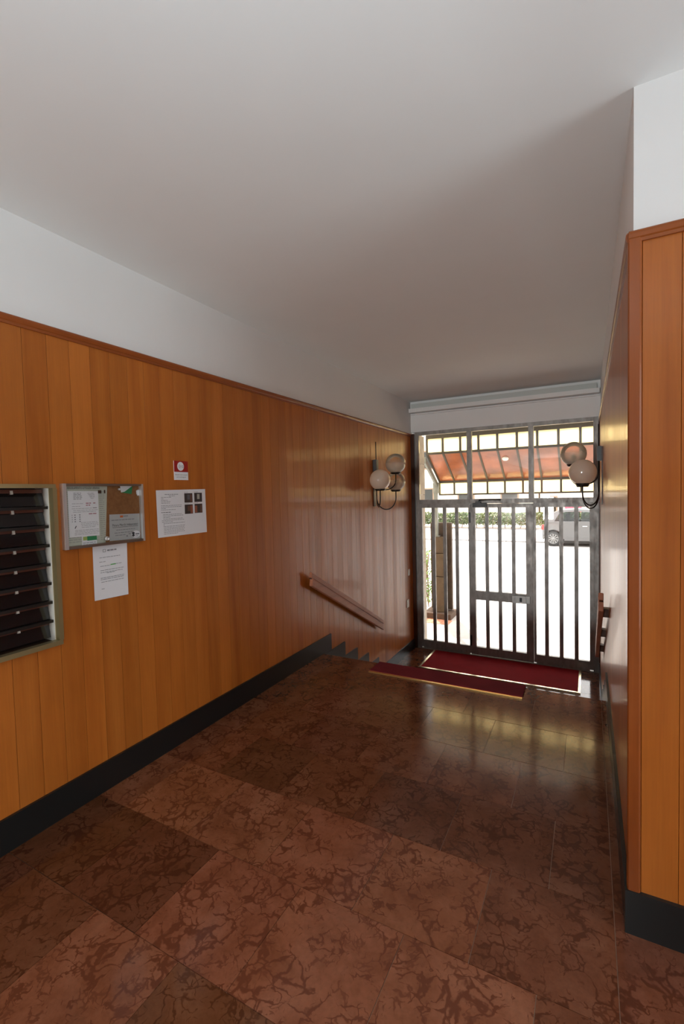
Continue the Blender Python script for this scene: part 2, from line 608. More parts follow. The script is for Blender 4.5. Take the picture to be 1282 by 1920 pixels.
MB_Y0, MB_Y1, MB_Z0, MB_Z1 = 0.418, 1.258, 0.824, 1.571     # mailbox opening
XPL = 0.008                                   # plaster lies a little behind the board faces
def wall_left_mesh():
    b = bmesh.new()
    x0, x1 = -0.22, -0.016
    box(b, x0, x1, YH, MB_Y0 + .01, -1.0, T, 1)
    box(b, x0, x1, MB_Y1 - .01, YF, -1.0, T, 1)
    box(b, x0, x1, MB_Y0 + .01, MB_Y1 - .01, -1.0, MB_Z0 + .01, 1)
    box(b, x0, x1, MB_Y0 + .01, MB_Y1 - .01, MB_Z1 - .01, T, 1)
    box(b, x0, -0.13, MB_Y0 + .01, MB_Y1 - .01, MB_Z0 + .01, MB_Z1 - .01, 1)
    box(b, x0, -XPL, YH, YD + 0.04, T, H)
    return b
wall_left = struct('wall_left', wall_left_mesh(), [M_WHITE, M_BACKING], 'left wall panelled in cherry boards below a white plaster band')
def plank_mesh(w, h, t=0.015, ch=0.0005):
    """board standing on z=0, face towards +x at x=0, with chamfered long edges"""
    b = bmesh.new()
    g = 0.0007
    pts = [(-t, -w / 2 + g), (-t, w / 2 - g), (-ch, w / 2 - g), (0, w / 2 - g - ch), (0, -w / 2 + g + ch), (-ch, -w / 2 + g)]
    prism(b, pts, 0, h, axis=2)
    return mesh_of('plank', b, M_WOOD)
PL = {}
def plank(parent, w, z0, z1, loc_xy, rz=0.0):
    key = (round(w, 4), round(z1 - z0, 3))
    if key not in PL:
        PL[key] = plank_mesh(w, z1 - z0)
    return obj('plank', PL[key], None, parent, (loc_xy[0], loc_xy[1], z0), (0, 0, rz))
PW = 0.105
y = MB_Y1
ys = []
while y < YD - 0.06:
    ys.append(y)
    y += PW
yy = MB_Y1 - PW
while yy > -0.9:
    ys.append(yy)
    yy -= PW
for y in sorted(ys):
    w = min(PW, YD - 0.045 - y)
    z0 = 0.0 if y < NOSE - 0.15 else ZL
    if MB_Y0 - 0.01 <= y < MB_Y1 - 0.01:
        plank(wall_left, w, 0.0, MB_Z0, (0, y + w / 2))
        plank(wall_left, w, MB_Z1, T - 0.02, (0, y + w / 2))
    else:
        plank(wall_left, w, z0, T - 0.02, (0, y + w / 2))
bm = bmesh.new()
box(bm, -0.016, 0.0, YH, min(ys), 0, T - 0.02)
obj('panel', bm, M_WOOD, wall_left)

bm = bmesh.new()
box(bm, W + 0.016, W + 0.22, YP + 0.016, YF, -1.0, T, 1)
box(bm, W + XPL, W + 0.22, YP + XPL, YD + 0.04, T, H)
wall_right = struct('wall_right', bm, [M_WHITE, M_BACKING], 'right corridor wall panelled in glossy cherry boards')
y = YP + 0.036
while y < YD - 0.06:
    w = min(PW, YD - 0.045 - y)
    z0 = 0.0 if y < NOSE - 0.15 else ZL
    plank(wall_right, w, z0, T - 0.02, (W, y + w / 2), PI)
    y += PW

# the pillar's face towards the camera
bm = bmesh.new()
box(bm, W + 0.22, XH, YP + 0.016, YP + 0.22, 0, T, 1)
box(bm, W + 0.22, XH, YP + XPL, YP + 0.22, T, H)
wall_front = struct('wall_front', bm, [M_WHITE, M_BACKING], 'white wall face with cherry panelling turning the corner on the right')
x = W + 0.0315
k = 0
while x < XH - 0.01:
    w = min(0.102, XH - x)
    plank(wall_front, w, 0.0, T - 0.035, (x + w / 2, YP), -PI / 2)
    x += w
# hall behind the camera
bm = bmesh.new()
box(bm, XH, XH + 0.2, YH, YP + 0.22, -0.2, H)
struct('wall_right', bm, M_WHITE, 'plain white end wall of the hall outside the frame')
bm = bmesh.new()
box(bm, -0.22, XH + 0.2, YH - 0.2, YH, -0.2, H)
box(bm, 1.45, XH, -3.2, -3.0, -0.2, H)  # partition added to keep the rear fill off the pillar face
struct('wall_back', bm, M_WHITE, 'plain white wall behind the camera plus an unseen added light-blocking partition')
# end wall over and beside the entrance screen
bm = bmesh.new()
box(bm, -0.02, W + 0.03, YD, YF, 2.325, H)
box(bm, -0.22, 0.045, YD + 0.06, YF, ZG - 0.3, 2.325)
box(bm, W - 0.005, W + 0.22, YD + 0.06, YF, ZG - 0.3, 2.325)
wall_end = struct('wall_back', bm, M_WHITE, 'white wall band above the entrance gate')
# facade either side, outside
bm = bmesh.new()
box(bm, -6, -0.22, YF - 0.25, YF, ZG - 0.2, 6)
box(bm, W + 0.22, 8, YF - 0.25, YF, ZG - 0.2, 6)
box(bm, -0.22, W + 0.22, YF - 0.25, YF, H + 0.2, 6)
struct('wall_front', bm, M_FACADE, 'outer facade of the apartment house around the entrance')

# wooden cap mouldings
def cap_profile(d=0.014, h=0.042):
    return [(-0.014, -h), (d * 0.55, -h), (d * 0.55, -h * 0.72), (d * 0.8, -h * 0.62), (d, -h * 0.3), (d * 0.9, -0.004), (d * 0.6, 0), (-0.014, 0)]
bm = bmesh.new()
prism(bm, [(p[0], T + p[1]) for p in cap_profile()], -0.9, YD - 0.045, axis=1)
struct('trim_1', bm, M_TRIM, 'cherry cap moulding along the top of the left panelling')
bm = bmesh.new()
prism(bm, [(W - p[0], T + p[1]) for p in cap_profile()], YP + 0.002, YD - 0.045, axis=1)
struct('trim_2', bm, M_TRIM, 'cherry cap moulding along the top of the right panelling')
bm = bmesh.new()
prism(bm, [(YP - p[0], T + p[1]) for p in cap_profile(0.014, 0.036)], W - 0.006, XH, axis=0)
t3 = struct('trim_3', bm, wood('cherry cap', (0.22, 0.050, 0.009), (0.33, 0.085, 0.016), (0.40, 0.11, 0.022), rough=0.3, axis=0), 'cherry cap moulding on the pillar face at the right')
bm = bmesh.new()
prism(bm, [(W - 0.008, YP + 0.03), (W - 0.008, YP - 0.003), (W - 0.004, YP - 0.009), (W + 0.024, YP - 0.009), (W + 0.029, YP - 0.006),
           (W + 0.031, YP + 0.0), (W + 0.031, YP + 0.03)], B - 0.01, T - 0.002, axis=2)
struct('trim_4', bm, M_POST, 'upright cherry corner post of the pillar with a small chip')
# dark uprights where the panelling meets the gate frame
boxobj('trim_5', (-0.016, 0.046, YD - 0.045, YD + 0.05, ZL, 2.30), M_DARKWOOD)['kind'] = 'structure'
boxobj('trim_6', (W - 0.012, W + 0.016, YD - 0.045, YD + 0.05, ZL, 2.30), M_DARKWOOD)['kind'] = 'structure'
for n, l in (('trim_5', 'dark upright strip between left panelling and gate frame'), ('trim_6', 'dark upright strip between right panelling and gate frame')):
    bpy.data.objects[n]['label'] = l

# ------------------------------------------------------------------ black skirting, stepped beside the stairs
def skirting(name, side, label):
    def bx(b, y0, y1, z0, z1):
        if side < 0:
            box(b, 0.0, 0.014, y0, y1, z0, z1)
        else:
            box(b, W - 0.014, W, y0, y1, z0, z1)
    b = bmesh.new()
    bx(b, (-0.9 if side < 0 else YP + 0.0), NOSE + 0.155, -0.012, B)
    root = struct(name, b, M_BLACKSTONE, label, 0.001)
    for i in range(1, 5):
        b = bmesh.new()
        bx(b, NOSE + (i - 1) * TREAD + 0.002, NOSE + i * TREAD + 0.155, -i * RISE - 0.013, -i * RISE + B - 0.016)
        obj('skirting_stone', b, M_BLACKSTONE, root, bevel=0.001)
    b = bmesh.new()
    bx(b, YL + 0.002, YD - 0.046, ZL, ZL + B - 0.016)
    obj('skirting_stone', b, M_BLACKSTONE, root, bevel=0.001)
skirting('baseboard_left', -1, 'black stone skirting along the left wall stepping down the stairs')
skirting('baseboard_right', 1, 'black stone skirting along the right corridor wall stepping down the stairs')
bm = bmesh.new()
box(bm, W - 0.014, XH, YP - 0.014, YP, -0.002, B)
struct('baseboard_front', bm, M_BLACKSTONE, 'black stone skirting at the foot of the right pillar face', 0.0015)

# ------------------------------------------------------------------ entrance screen: frame, bars, leaf, glass
gate = thing('door_1', 'grey metal entrance screen with vertical bars and three glazed lights above', None, (W / 2, YD, ZL), kind='structure')
def g(name, x0, x1, y0, y1, z0, z1, m=M_STEEL, par=None, bevel=0.003):
    return boxobj(name, (x0, x1, y0, y1, z0, z1), m, par or gate, bevel)
Y0, Y1 = YD - 0.012, YD + 0.045
ZB, ZTOP = ZL, 2.325
g('frame_post', 0.047, 0.105, Y0, Y1, ZB, ZTOP)
g('frame_post', 2.252, 2.306, Y0, Y1, ZB, ZTOP)
g('mullion', 0.770, 0.832, Y0, Y1, 1.318, 2.276)
g('mullion', 1.536, 1.597, Y0, Y1, 1.318, 2.276)
g('head_rail', 0.105, 2.252, Y0, Y1, 2.276, ZTOP)
g('transom_rail', 0.105, 2.252, Y0 - 0.004, Y1, 1.318, 1.376)
for a, b in ((0.105, 0.770), (0.832, 1.536), (1.597, 2.252)):
    g('glass_pane', a, b, YD + 0.012, YD + 0.018, 1.376, 2.276, M_GLASS, bevel=0)
# fixed side panels with bars
def panel(x0, x1, bars, stile_l, stile_r):
    g('panel_stile', x0, x0 + stile_l, Y0 + 0.006, Y1 - 0.006, ZB + 0.02, 1.318)
    g('panel_stile', x1 - stile_r, x1, Y0 + 0.006, Y1 - 0.006, ZB + 0.02, 1.318)
    g('panel_rail', x0 + stile_l, x1 - stile_r, Y0 + 0.006, Y1 - 0.006, 1.262, 1.318)
    g('panel_rail', x0 + stile_l, x1 - stile_r, Y0 + 0.006, Y1 - 0.006, ZB + 0.004, -0.612)
    for xc in bars:
        g('bar', xc - 0.022, xc + 0.022, Y0 + 0.004, Y0 + 0.034, -0.612, 1.262, bevel=0.002)
    g('glass_pane', x0 + stile_l, x1 - stile_r, YD + 0.026, YD + 0.031, -0.612, 1.262, M_GLASS, bevel=0)
panel(0.105, 0.800, (0.297, 0.455, 0.622), 0.030, 0.020)
panel(1.590, 2.252, (1.738, 1.904, 2.070), 0.026, 0.040)
# the leaf in the middle
leaf = thing('door_leaf', None, None, (0, 0, 0))
leaf.parent = gate
leaf.location = (0, 0, 0)
def gl(name, x0, x1, y0, y1, z0, z1, m=M_STEEL, bevel=0.003):
    o = boxobj(name, (x0, x1, y0, y1, z0, z1), m, None, bevel)
    o.location = Vector(o.location) - gate.location
    o.parent = leaf
    return o
LY0, LY1 = Y0 - 0.004, Y1 - 0.008
gl('stile', 0.803, 0.868, LY0, LY1, ZB + 0.015, 1.312)
gl('stile', 1.500, 1.586, LY0, LY1, ZB + 0.015, 1.312)
gl('top_rail', 0.868, 1.500, LY0, LY1, 1.262, 1.312)
gl('middle_rail', 0.868, 1.500, LY0, LY1, 0.030, 0.148)
gl('bottom_rail', 0.868, 1.500, LY0, LY1, ZB + 0.015, -0.612)
for xc in (1.019, 1.181, 1.351):
    for z0, z1 in ((0.148, 1.262), (-0.612, 0.030)):
        gl('bar', xc - 0.022, xc + 0.022, LY0 + 0.004, LY0 + 0.034, z0, z1, bevel=0.002)
for z0, z1 in ((0.148, 1.262), (-0.612, 0.030)):
    gl('glass_pane', 0.868, 1.500, YD + 0.022, YD + 0.027, z0, z1, M_GLASS, 0)
gl('lock_case', 1.335, 1.500, LY0 - 0.035, LY0, 0.036, 0.130, M_LOCK, 0.004)['label'] = 'steel rim lock on the middle rail'
gl('lock_keep', 1.503, 1.545, LY0 - 0.030, LY0, 0.040, 0.132, M_LOCK, 0.004)
gl('latch_knob', 1.425, 1.452, LY0 - 0.050, LY0 - 0.035, 0.060, 0.110, M_BLACK, 0.004)
gl('hinge', 0.792, 0.812, LY0 - 0.012, LY0, 1.06, 1.20, M_BLACK, 0.003)
gl('hinge', 0.792, 0.812, LY0 - 0.012, LY0, -0.60, -0.46, M_BLACK, 0.003)
b = bmesh.new()
box(b, 0.85, 1.03, LY0 - 0.055, LY0, 1.268, 1.322)
box(b, 0.885, 0.955, LY0 - 0.050, LY0 - 0.004, 1.322, 1.345)
tube(b, [(0.93, LY0 - 0.03, 1.345), (0.93, LY0 - 0.03, 1.362), (1.06, LY0 - 0.012, 1.366), (1.20, LY0 - 0.006, 1.362)], 0.008, 8)
cl = obj('door_closer', b, M_BLACK, None, bevel=0.004)
cl.location = -gate.location
cl.parent = leaf
cl['label'] = 'black hydraulic closer with folding arm'
# threshold
g('threshold', 0.047, 2.306, Y0 - 0.006, Y1 + 0.03, ZL - 0.02, ZL + 0.006, bevel=0.002)

# pelmet box under the ceiling above the gate
pel = thing('pelmet_box', 'long white ribbed pelmet box under the ceiling above the gate', 'pelmet', (W / 2, YD, 2.58))
def pb(name, x0, x1, y0, y1, z0, z1, bevel=0.004, m=M_WHITE):
    return boxobj(name, (x0, x1, y0, y1, z0, z1), m, pel, bevel)
pb('upper_channel', 0.03, W - 0.03, YD - 0.085, YD, 2.645, 2.705, 0.012, plaster('greenish grey enamel', (0.60, 0.64, 0.62)))
pb('ledge', 0.004, W - 0.004, YD - 0.115, YD, 2.588, 2.640, 0.010)
pb('bead', 0.004, W - 0.004, YD - 0.030, YD, 2.565, 2.580)
b = bmesh.new()
for i in range(92):
    x = 0.06 + i * (W - 0.12) / 91 - W / 2
    box(b, x, x + 0.008, -0.119, -0.1145, 0.024, 0.052)
fins = obj('rib', b, M_WHITE, pel)
fins['kind'] = 'stuff'

# ------------------------------------------------------------------ carpets
dm = thing('doormat', 'large dark red doormat with pale brass edging inside the gate', 'doormat', (1.2, 5.82, ZL))
boxobj('mat_pile', (0.325, 2.095, 5.505, 6.165, ZL, ZL + 0.014), M_CARPET, dm, 0.003)
M_EDGE = mat('pale brass edging', (0.86, 0.74, 0.48), 0.25, 1.0)
boxobj('edge_strip', (0.30, 2.12, 5.478, 5.505, ZL, ZL + 0.016), M_EDGE, dm, 0.002)
boxobj('edge_strip', (0.30, 0.325, 5.505, 6.165, ZL, ZL + 0.016), M_EDGE, dm, 0.002)
boxobj('edge_strip', (2.095, 2.12, 5.505, 6.165, ZL, ZL + 0.016), M_EDGE, dm, 0.002)
run = thing('stair_runner', 'plum red stair runner with brass end strip lapping over the top step', 'carpet', (1.18, NOSE, 0))
b = bmesh.new()
top = [(3.442, 0.007), (NOSE + 0.004, 0.007)]
for i in range(5):
    y = NOSE + i * TREAD
    top.append((y + 0.006, -i * RISE - 0.004))
    top.append((y + 0.006, -(i + 1) * RISE + 0.007))
    if i < 4:
        top.append((y + TREAD + 0.004, -(i + 1) * RISE + 0.007))
top.append((YL + 0.30, ZL + 0.007))
for (ya, za), (yb, zb) in zip(top, top[1:]):
    quad(b, [(-0.60, ya - NOSE, za), (0.60, ya - NOSE, za), (0.60, yb - NOSE, zb), (-0.60, yb - NOSE, zb)])
bmesh.ops.remove_doubles(b, verts=b.verts, dist=1e-5)
rc = obj('carpet', b, M_RUNNER, run)
so = rc.modifiers.new('thickness', 'SOLIDIFY')
so.thickness = 0.006
so.offset = -1
boxobj('brass_strip', (0.58, 1.78, 3.418, 3.444, 0.0, 0.009), M_BRASS, run, 0.002)

# ------------------------------------------------------------------ handrails
def handrail(side, label):
    sgn = 1 if side < 0 else -1
    X = lambda s: s if side < 0 else W - s
    ya, yb = 3.388, 4.962
    za, zb = 0.812, -0.010
    root = thing('handrail', label, 'handrail', (X(0), (ya + yb) / 2, (za + zb) / 2))
    L = Vector((0, (ya + yb) / 2, (za + zb) / 2))
    def para(s0, s1, dz0, dz1):
        bb = bmesh.new()
        x0, x1 = sorted((X(s0), X(s1)))
        prism(bb, [(ya + 0.005, za + dz0), (yb, zb + dz0), (yb, zb + dz1), (ya + (0.02 if dz0 < -0.05 else 0.01), za + dz1)], x0 - X(0), x1 - X(0), axis=0)
        bmesh.ops.translate(bb, verts=bb.verts, vec=(0, -L.y, -L.z))
        return bb
    obj('rail_upper', para(0.034, 0.064, -0.048, 0.0), M_RAIL, root, bevel=0.004)
    obj('rail_lower', para(0.034, 0.064, -0.122, -0.053), M_RAIL, root, bevel=0.004)
    obj('rail_core', para(0.036, 0.058, -0.056, -0.044), M_DARKWOOD, root)
    for k in (0.13, 0.5, 0.87):
        yc = ya + (yb - ya) * k
        zc = za + (zb - za) * k - 0.062
        bb = bmesh.new()
        x0, x1 = sorted((X(0.0) - X(0), X(0.036) - X(0)))
        box(bb, x0, x1, yc - 0.03 - L.y, yc + 0.03 - L.y, zc - 0.032 - L.z, zc + 0.026 - L.z)
        obj('bracket', bb, M_DARKWOOD, root, bevel=0.002)
handrail(-1, 'sloping wooden handrail board on the left wall above the stepped black skirting')
handrail(1, 'dark wooden handrail on three blocks on the right wall beside the gate')

# ------------------------------------------------------------------ wall lamps with three glass globes
def sphere_mesh(name, r, m, n=26):
    b = bmesh.new()
    prof = [(r * math.sin(PI * i / n), -r * math.cos(PI * i / n)) for i in range(n + 1)]
    prof[0] = (0, -r)
    prof[-1] = (0, r)
    lathe(b, prof, 32)
    return mesh_of(name, b, m)
GLOBE, GLOBE_OPAL = sphere_mesh('globe', 0.115, M_GLOBE), sphere_mesh('globe', 0.115, M_OPAL)
b = bmesh.new()
lathe(b, [(0, -0.006), (0.05, -0.006), (0.062, 0.014), (0.055, 0.016), (0, 0.010)], 24)
CUP = mesh_of('cup', b, M_IRON)
b = bmesh.new()
lathe(b, [(0, 0), (0.013, 0), (0.013, 0.03), (0.018, 0.045), (0.024, 0.062), (0.024, 0.072), (0.016, 0.088), (0, 0.094)], 16)
BULB = mesh_of('bulb', b, M_PEARL)
def sconce(side, label):
    s = 1 if side < 0 else -1
    y0 = 4.90
    root = thing('wall_lamp', label, 'lamp', (0 if side < 0 else W, y0, 1.6), 'globe wall lamps either side of the gate')
    P = lambda x, y, z: (s * x, y - y0, z - 1.6)
    bb = bmesh.new()
    x0, x1 = sorted((0.0, s * 0.012))
    box(bb, x0, x1, -0.028, 0.028, 1.335 - 1.6, 1.872 - 1.6)
    obj('wall_plate', bb, M_DARKWOOD, root, bevel=0.003)
    bb = bmesh.new()
    x0, x1 = sorted((s * 0.012, s * 0.05))
    box(bb, x0, x1, -0.03, 0.03, 1.74 - 1.6, 1.875 - 1.6)
    obj('switch_box', bb, mat('slate grey enamel', (0.06, 0.07, 0.075), 0.4), root, bevel=0.005)
    bb = bmesh.new()
    tube(bb, [P(0.035, y0, 1.87), P(0.035, y0, 2.08)], 0.0055, 8)
    tube(bb, [P(0.035, y0, 1.45), P(0.035, y0, 1.75)], 0.007, 8)
    obj('rod', bb, M_IRON, root)
    for (gx, gy, gz, me) in ((0.166, 4.70, 1.635, GLOBE_OPAL), (0.245, 4.975, 1.822, GLOBE), (0.170, 5.16, 1.622, GLOBE)):
        a = Vector((0.035, y0))
        e = Vector((gx, gy))
        zb = gz - 0.115
        rr = (e - a).length / 2
        path = [P(a.x, a.y, zb + 0.03)]
        for k in range(17):
            t = PI * k / 16
            q = a + (e - a) * (0.5 - 0.5 * math.cos(t))
            path.append(P(q.x, q.y, zb - 0.075 - rr * 0.95 * math.sin(t)))
        path.append(P(e.x, e.y, zb))
        bb = bmesh.new()
        tube(bb, path, 0.0065, 10)
        arm = obj('arm', bb, M_IRON, root)
        obj('cup', CUP, None, root, P(gx, gy, zb))
        gobj = obj('globe', me, None, root, P(gx, gy, gz))
        if me is GLOBE_OPAL:
            gobj['label'] = 'white opal globe nearest the hall'
        else:
            obj('bulb', BULB, None, root, P(gx, gy, zb + 0.016))
sconce(-1, 'wall lamp with three glass globes on the left wooden wall')
sconce(1, 'wall lamp with globes on the right wall, seen against the amber canopy')

# ------------------------------------------------------------------ switches by the gate
def plate(label, y, z, w, h, m=M_IVORY):
    o = thing('wall_switch', label, 'switch', (0.0, y, z))
    bb = bmesh.new()
    box(bb, 0, 0.008, -w / 2, w / 2, -h / 2, h / 2)
    obj('plate', bb, m, o, bevel=0.003)
    bb = bmesh.new()
    box(bb, 0.008, 0.012, -w * 0.18, w * 0.18, -h * 0.22, h * 0.22)
    obj('button', bb, M_PEARL, o, bevel=0.001)
plate('small ivory switch plate on the left wall beside the gate frame', 6.016, 0.378, 0.055, 0.085)
plate('larger ivory socket plate low on the left wall beside the gate frame', 5.95, -0.045, 0.085, 0.105)

# ------------------------------------------------------------------ letter boxes
mb = thing('letterbox_bank', 'wall bank of dark flapped letterboxes in a champagne metal frame', 'letterboxes', (0, (MB_Y0 + MB_Y1) / 2, MB_Z0))
def m_(name, x0, x1, y0, y1, z0, z1, m=M_MAILFRAME, bevel=0.002):
    return boxobj(name, (x0, x1, y0, y1, z0, z1), m, mb, bevel)
fw_ = 0.019
m_('frame_rail', -0.012, 0.022, MB_Y0, MB_Y1, MB_Z1 - 0.016, MB_Z1 + 0.002)
m_('frame_rail', -0.012, 0.022, MB_Y0, MB_Y1, MB_Z0 - 0.002, MB_Z0 + 0.020)
m_('frame_stile', -0.012, 0.022, MB_Y0, MB_Y0 + fw_, MB_Z0 + 0.020, MB_Z1 - 0.016)
m_('frame_stile', -0.012, 0.022, MB_Y1 - fw_ + 0.004, MB_Y1 + 0.004, MB_Z0 + 0.020, MB_Z1 - 0.016)
m_('side_panel', -0.118, -0.012, MB_Y1 - 0.017, MB_Y1 - 0.012, MB_Z0 + 0.012, MB_Z1 - 0.012, M_MAILSIDE, 0)
m_('side_panel', -0.118, -0.012, MB_Y0 + 0.012, MB_Y0 + 0.017, MB_Z0 + 0.012, MB_Z1 - 0.012, M_MAILSIDE, 0)
m_('back_panel', -0.128, -0.118, MB_Y0 + 0.012, MB_Y1 - 0.012, MB_Z0 + 0.012, MB_Z1 - 0.012, M_BLACK, 0)
zi0, zi1 = MB_Z0 + 0.020, MB_Z1 - 0.016
ph = (zi1 - zi0) / 8
cw = (MB_Y1 - MB_Y0 - 0.036) / 3
b = bmesh.new()
box(b, -0.006, 0.0, -cw / 2 + 0.0015, cw / 2 - 0.0015, -ph + 0.016, 0.0)
FLAP = mesh_of('flap', b, M_SMOKE, 0.0015)
b = bmesh.new()
box(b, -0.040, 0.012, -cw / 2 + 0.0002, cw / 2 - 0.0002, -0.008, 0.005)
LEDGE = mesh_of('ledge', b, mat('dark ledge', (0.012, 0.010, 0.009), 0.3), 0.001)
b = bmesh.new()
box(b, 0, 0.008, -0.0055, 0.0055, -0.016, 0.0)
KNOB = mesh_of('knob', b, M_PEARL, 0.002)
b = bmesh.new()  # strip coloured as the red floor's reflection above each flap
box(b, -0.004, 0.0, -cw / 2 + 0.001, cw / 2 - 0.001, -0.018, 0.0)
STRIP = mesh_of('floor_reflection_strip', b, mat('reddish floor reflection', (0.10, 0.028, 0.014), 0.3, coat=0.4), 0.0005)
rx = Vector(mb.location)
for c in range(3):
    yc = MB_Y0 + 0.018 + cw * (c + 0.5)
    for k in range(8):
        zt = zi1 - k * ph
        # flap hangs from a recessed hinge line and kicks out at its lower edge
        f = obj('flap', FLAP, None, mb, (-0.060, yc - rx.y, zt - 0.010 - rx.z), (0, -math.radians(13), 0))
        kb = obj('knob', KNOB, None, f, (0.001, 0.0, -0.002))
        st = obj('floor_reflection_strip', STRIP, None, mb, (-0.0535, yc - rx.y, zt - 0.004 - rx.z))
        if k:
            obj('ledge', LEDGE, None, mb, (-0.030, yc - rx.y, zt - rx.z))

# ------------------------------------------------------------------ notice board
YB0, YB1, ZB0, ZB1 = 1.287, 1.727, 1.262, 1.576
nb = thing('notice_board', 'glazed cork notice board in a polished aluminium frame beside the letterboxes', 'notice board', (0, (YB0 + YB1) / 2, (ZB0 + ZB1) / 2))
def b_(name, x0, x1, y0, y1, z0, z1, m, bevel=0.002):
    return boxobj(name, (x0, x1, y0, y1, z0, z1), m, nb, bevel)
M_CORK = rough_stone('brown cork', (0.22, 0.095, 0.035), (0.30, 0.14, 0.055), 60, 0.15)
b_('frame_stile', 0, 0.030, YB0, YB0 + 0.014, ZB0, ZB1, M_ALU, 0.004)
b_('frame_stile', 0, 0.030, YB1 - 0.012, YB1, ZB0, ZB1, M_ALU, 0.004)
b_('frame_rail', 0, 0.030, YB0 + 0.014, YB1 - 0.012, ZB1 - 0.011, ZB1, mat('dull aluminium', (0.36, 0.34, 0.30), 0.35, 1.0), 0.003)
b_('frame_rail', 0, 0.030, YB0 + 0.014, YB1 - 0.012, ZB0, ZB0 + 0.013, MATS['dull aluminium'], 0.003)
b_('cork', 0, 0.007, YB0 + 0.014, YB1 - 0.012, ZB0 + 0.013, ZB1 - 0.011, M_CORK, 0)
b_('glass_pane', 0.021, 0.024, YB0 + 0.014, YB1 - 0.012, ZB0 + 0.013, ZB1 - 0.011, M_BOARDGLASS, 0)
b = bmesh.new()
lathe(b, [(0, 0.0), (0.011, 0.0), (0.011, 0.006), (0.0085, 0.009), (0.0085, 0.007), (0, 0.007)], 18, Matrix.Rotation(PI / 2, 4, 'Y'))
obj('lock', b, M_ALU, nb, (0.024, 1.500 - nb.location.y, 1.296 - nb.location.z))

M_PAPER = mat('white paper', (0.80, 0.80, 0.83), 0.6)
M_OLD = mat('greenish grey paper', (0.50, 0.52, 0.44), 0.7)
M_INK = mat('grey print', (0.26, 0.26, 0.28), 0.7)
M_INK2 = mat('black print', (0.05, 0.05, 0.055), 0.7)
M_REDINK = mat('red handwriting', (0.40, 0.10, 0.14), 0.7)
M_GREENINK = mat('green print', (0.02, 0.24, 0.09), 0.6)
M_LIME = mat('light green print', (0.36, 0.46, 0.12), 0.6)
M_ORANGE = mat('orange print', (0.62, 0.15, 0.04), 0.6)
M_SIGNRED = mat('signal red', (0.36, 0.012, 0.012), 0.35)
M_GREYBOX = mat('grey card', (0.46, 0.47, 0.47), 0.6)
def text_mesh(body, size, yl, zc, x, mi, bm_, width=None):
    """lettering laid on a wall sheet: reading direction +y, up +z, face +x"""
    cu = bpy.data.curves.new('lettering', 'FONT')
    cu.body = body
    cu.size = size
    cu.align_x = 'LEFT'
    cu.align_y = 'CENTER'
    cu.resolution_u = 2
    o = bpy.data.objects.new('lettering', cu)
    COL.objects.link(o)
    dg = bpy.context.evaluated_depsgraph_get()
    me = o.evaluated_get(dg).to_mesh()
    vs = [v.co.copy() for v in me.vertices]
    ps = [list(p.vertices) for p in me.polygons]
    o.evaluated_get(dg).to_mesh_clear()
    bpy.data.objects.remove(o)
    bpy.data.curves.remove(cu)
    mx = max(v.x for v in vs) or 1
    k = (width / mx) if width else 1.0
    nv = [bm_.verts.new((x, yl + v.x * k, zc + v.y)) for v in vs]
    for p in ps:
        try:
            bm_.faces.new([nv[i] for i in p]).material_index = mi
        except ValueError:
            pass
def sheet(name, label, cat, corners, mats, x=0.0, t=0.0008, group=None, curl=0.0):
    """paper on the wall from four (y, z) corners: top left, top right, bottom right, bottom left"""
    b = bmesh.new()
    nx, nz = 6, 6
    (TL, TR, BR, BL) = [Vector(c) for c in corners]
    cen = (TL + TR + BR + BL) / 4
    grid = []
    for j in range(nz + 1):
        row = []
        for i in range(nx + 1):
            u, v = i / nx, j / nz
            p = (TL * (1 - u) + TR * u) * (1 - v) + (BL * (1 - u) + BR * u) * v - cen
            row.append(b.verts.new((t + curl * max(0, v - 0.4) ** 2 * (0.4 + u), p.x, p.y)))
        grid.append(row)
    for j in range(nz):
        for i in range(nx):
            b.faces.new((grid[j][i], grid[j + 1][i], grid[j + 1][i + 1], grid[j][i + 1]))
    return b, cen
def lines(b, cen, x, spec, mi):
    """printed lines: (y0, y1, z, height)"""
    for (y0, y1, z, h) in spec:
        quad(b, [(x, y0 - cen.x, z - h / 2 - cen.y), (x, y1 - cen.x, z - h / 2 - cen.y), (x, y1 - cen.x, z + h / 2 - cen.y), (x, y0 - cen.x, z + h / 2 - cen.y)], mi)
def finish(name, b, cen, mats, label, cat, x, group=None):
    me = bpy.data.meshes.new(name)
    bmesh.ops.recalc_face_normals(b, faces=b.faces)
    for f in b.faces:
        if f.normal.x < 0:
            f.normal_flip()
    b.to_mesh(me)
    b.free()
    for m in mats:
        me.materials.append(m)
    o = bpy.data.objects.new(name, me)
    COL.objects.link(o)
    o.location = (x, cen.x, cen.y)
    return tag(o, label, cat, group)
rnd = random.Random(3)
def words(y0, y1, z, h):
    """one line of small print, broken where the words break"""
    out = []
    y = y0
    while y < y1 - 0.004:
        w = rnd.uniform(0.008, 0.022)
        out.append((y, min(y + w, y1), z, h))
        y += w + 0.003
    return out
# regulations sheet behind everything
b, c = sheet('x', '', '', ((1.309, 1.564), (1.526, 1.564), (1.504, 1.276), (1.309, 1.276)), None)
text_mesh('REGOLAMENTO di POLIZIA URBANA', 0.016, 1.318 - c.x, 1.5545 - c.y, 0.0014, 1, b, 0.165)
for j in range(24):
    for a in (1.314, 1.478):
        lines(b, c, 0.0013, words(a, a + (0.15 if a < 1.4 else 0.028), 1.535 - j * 0.0105, 0.0022), 2)
finish('regulation_sheet', b, c, [M_OLD, M_INK2, M_INK], 'greenish grey regulation sheet with bold heading, inside the notice board', 'notice', 0.0075)
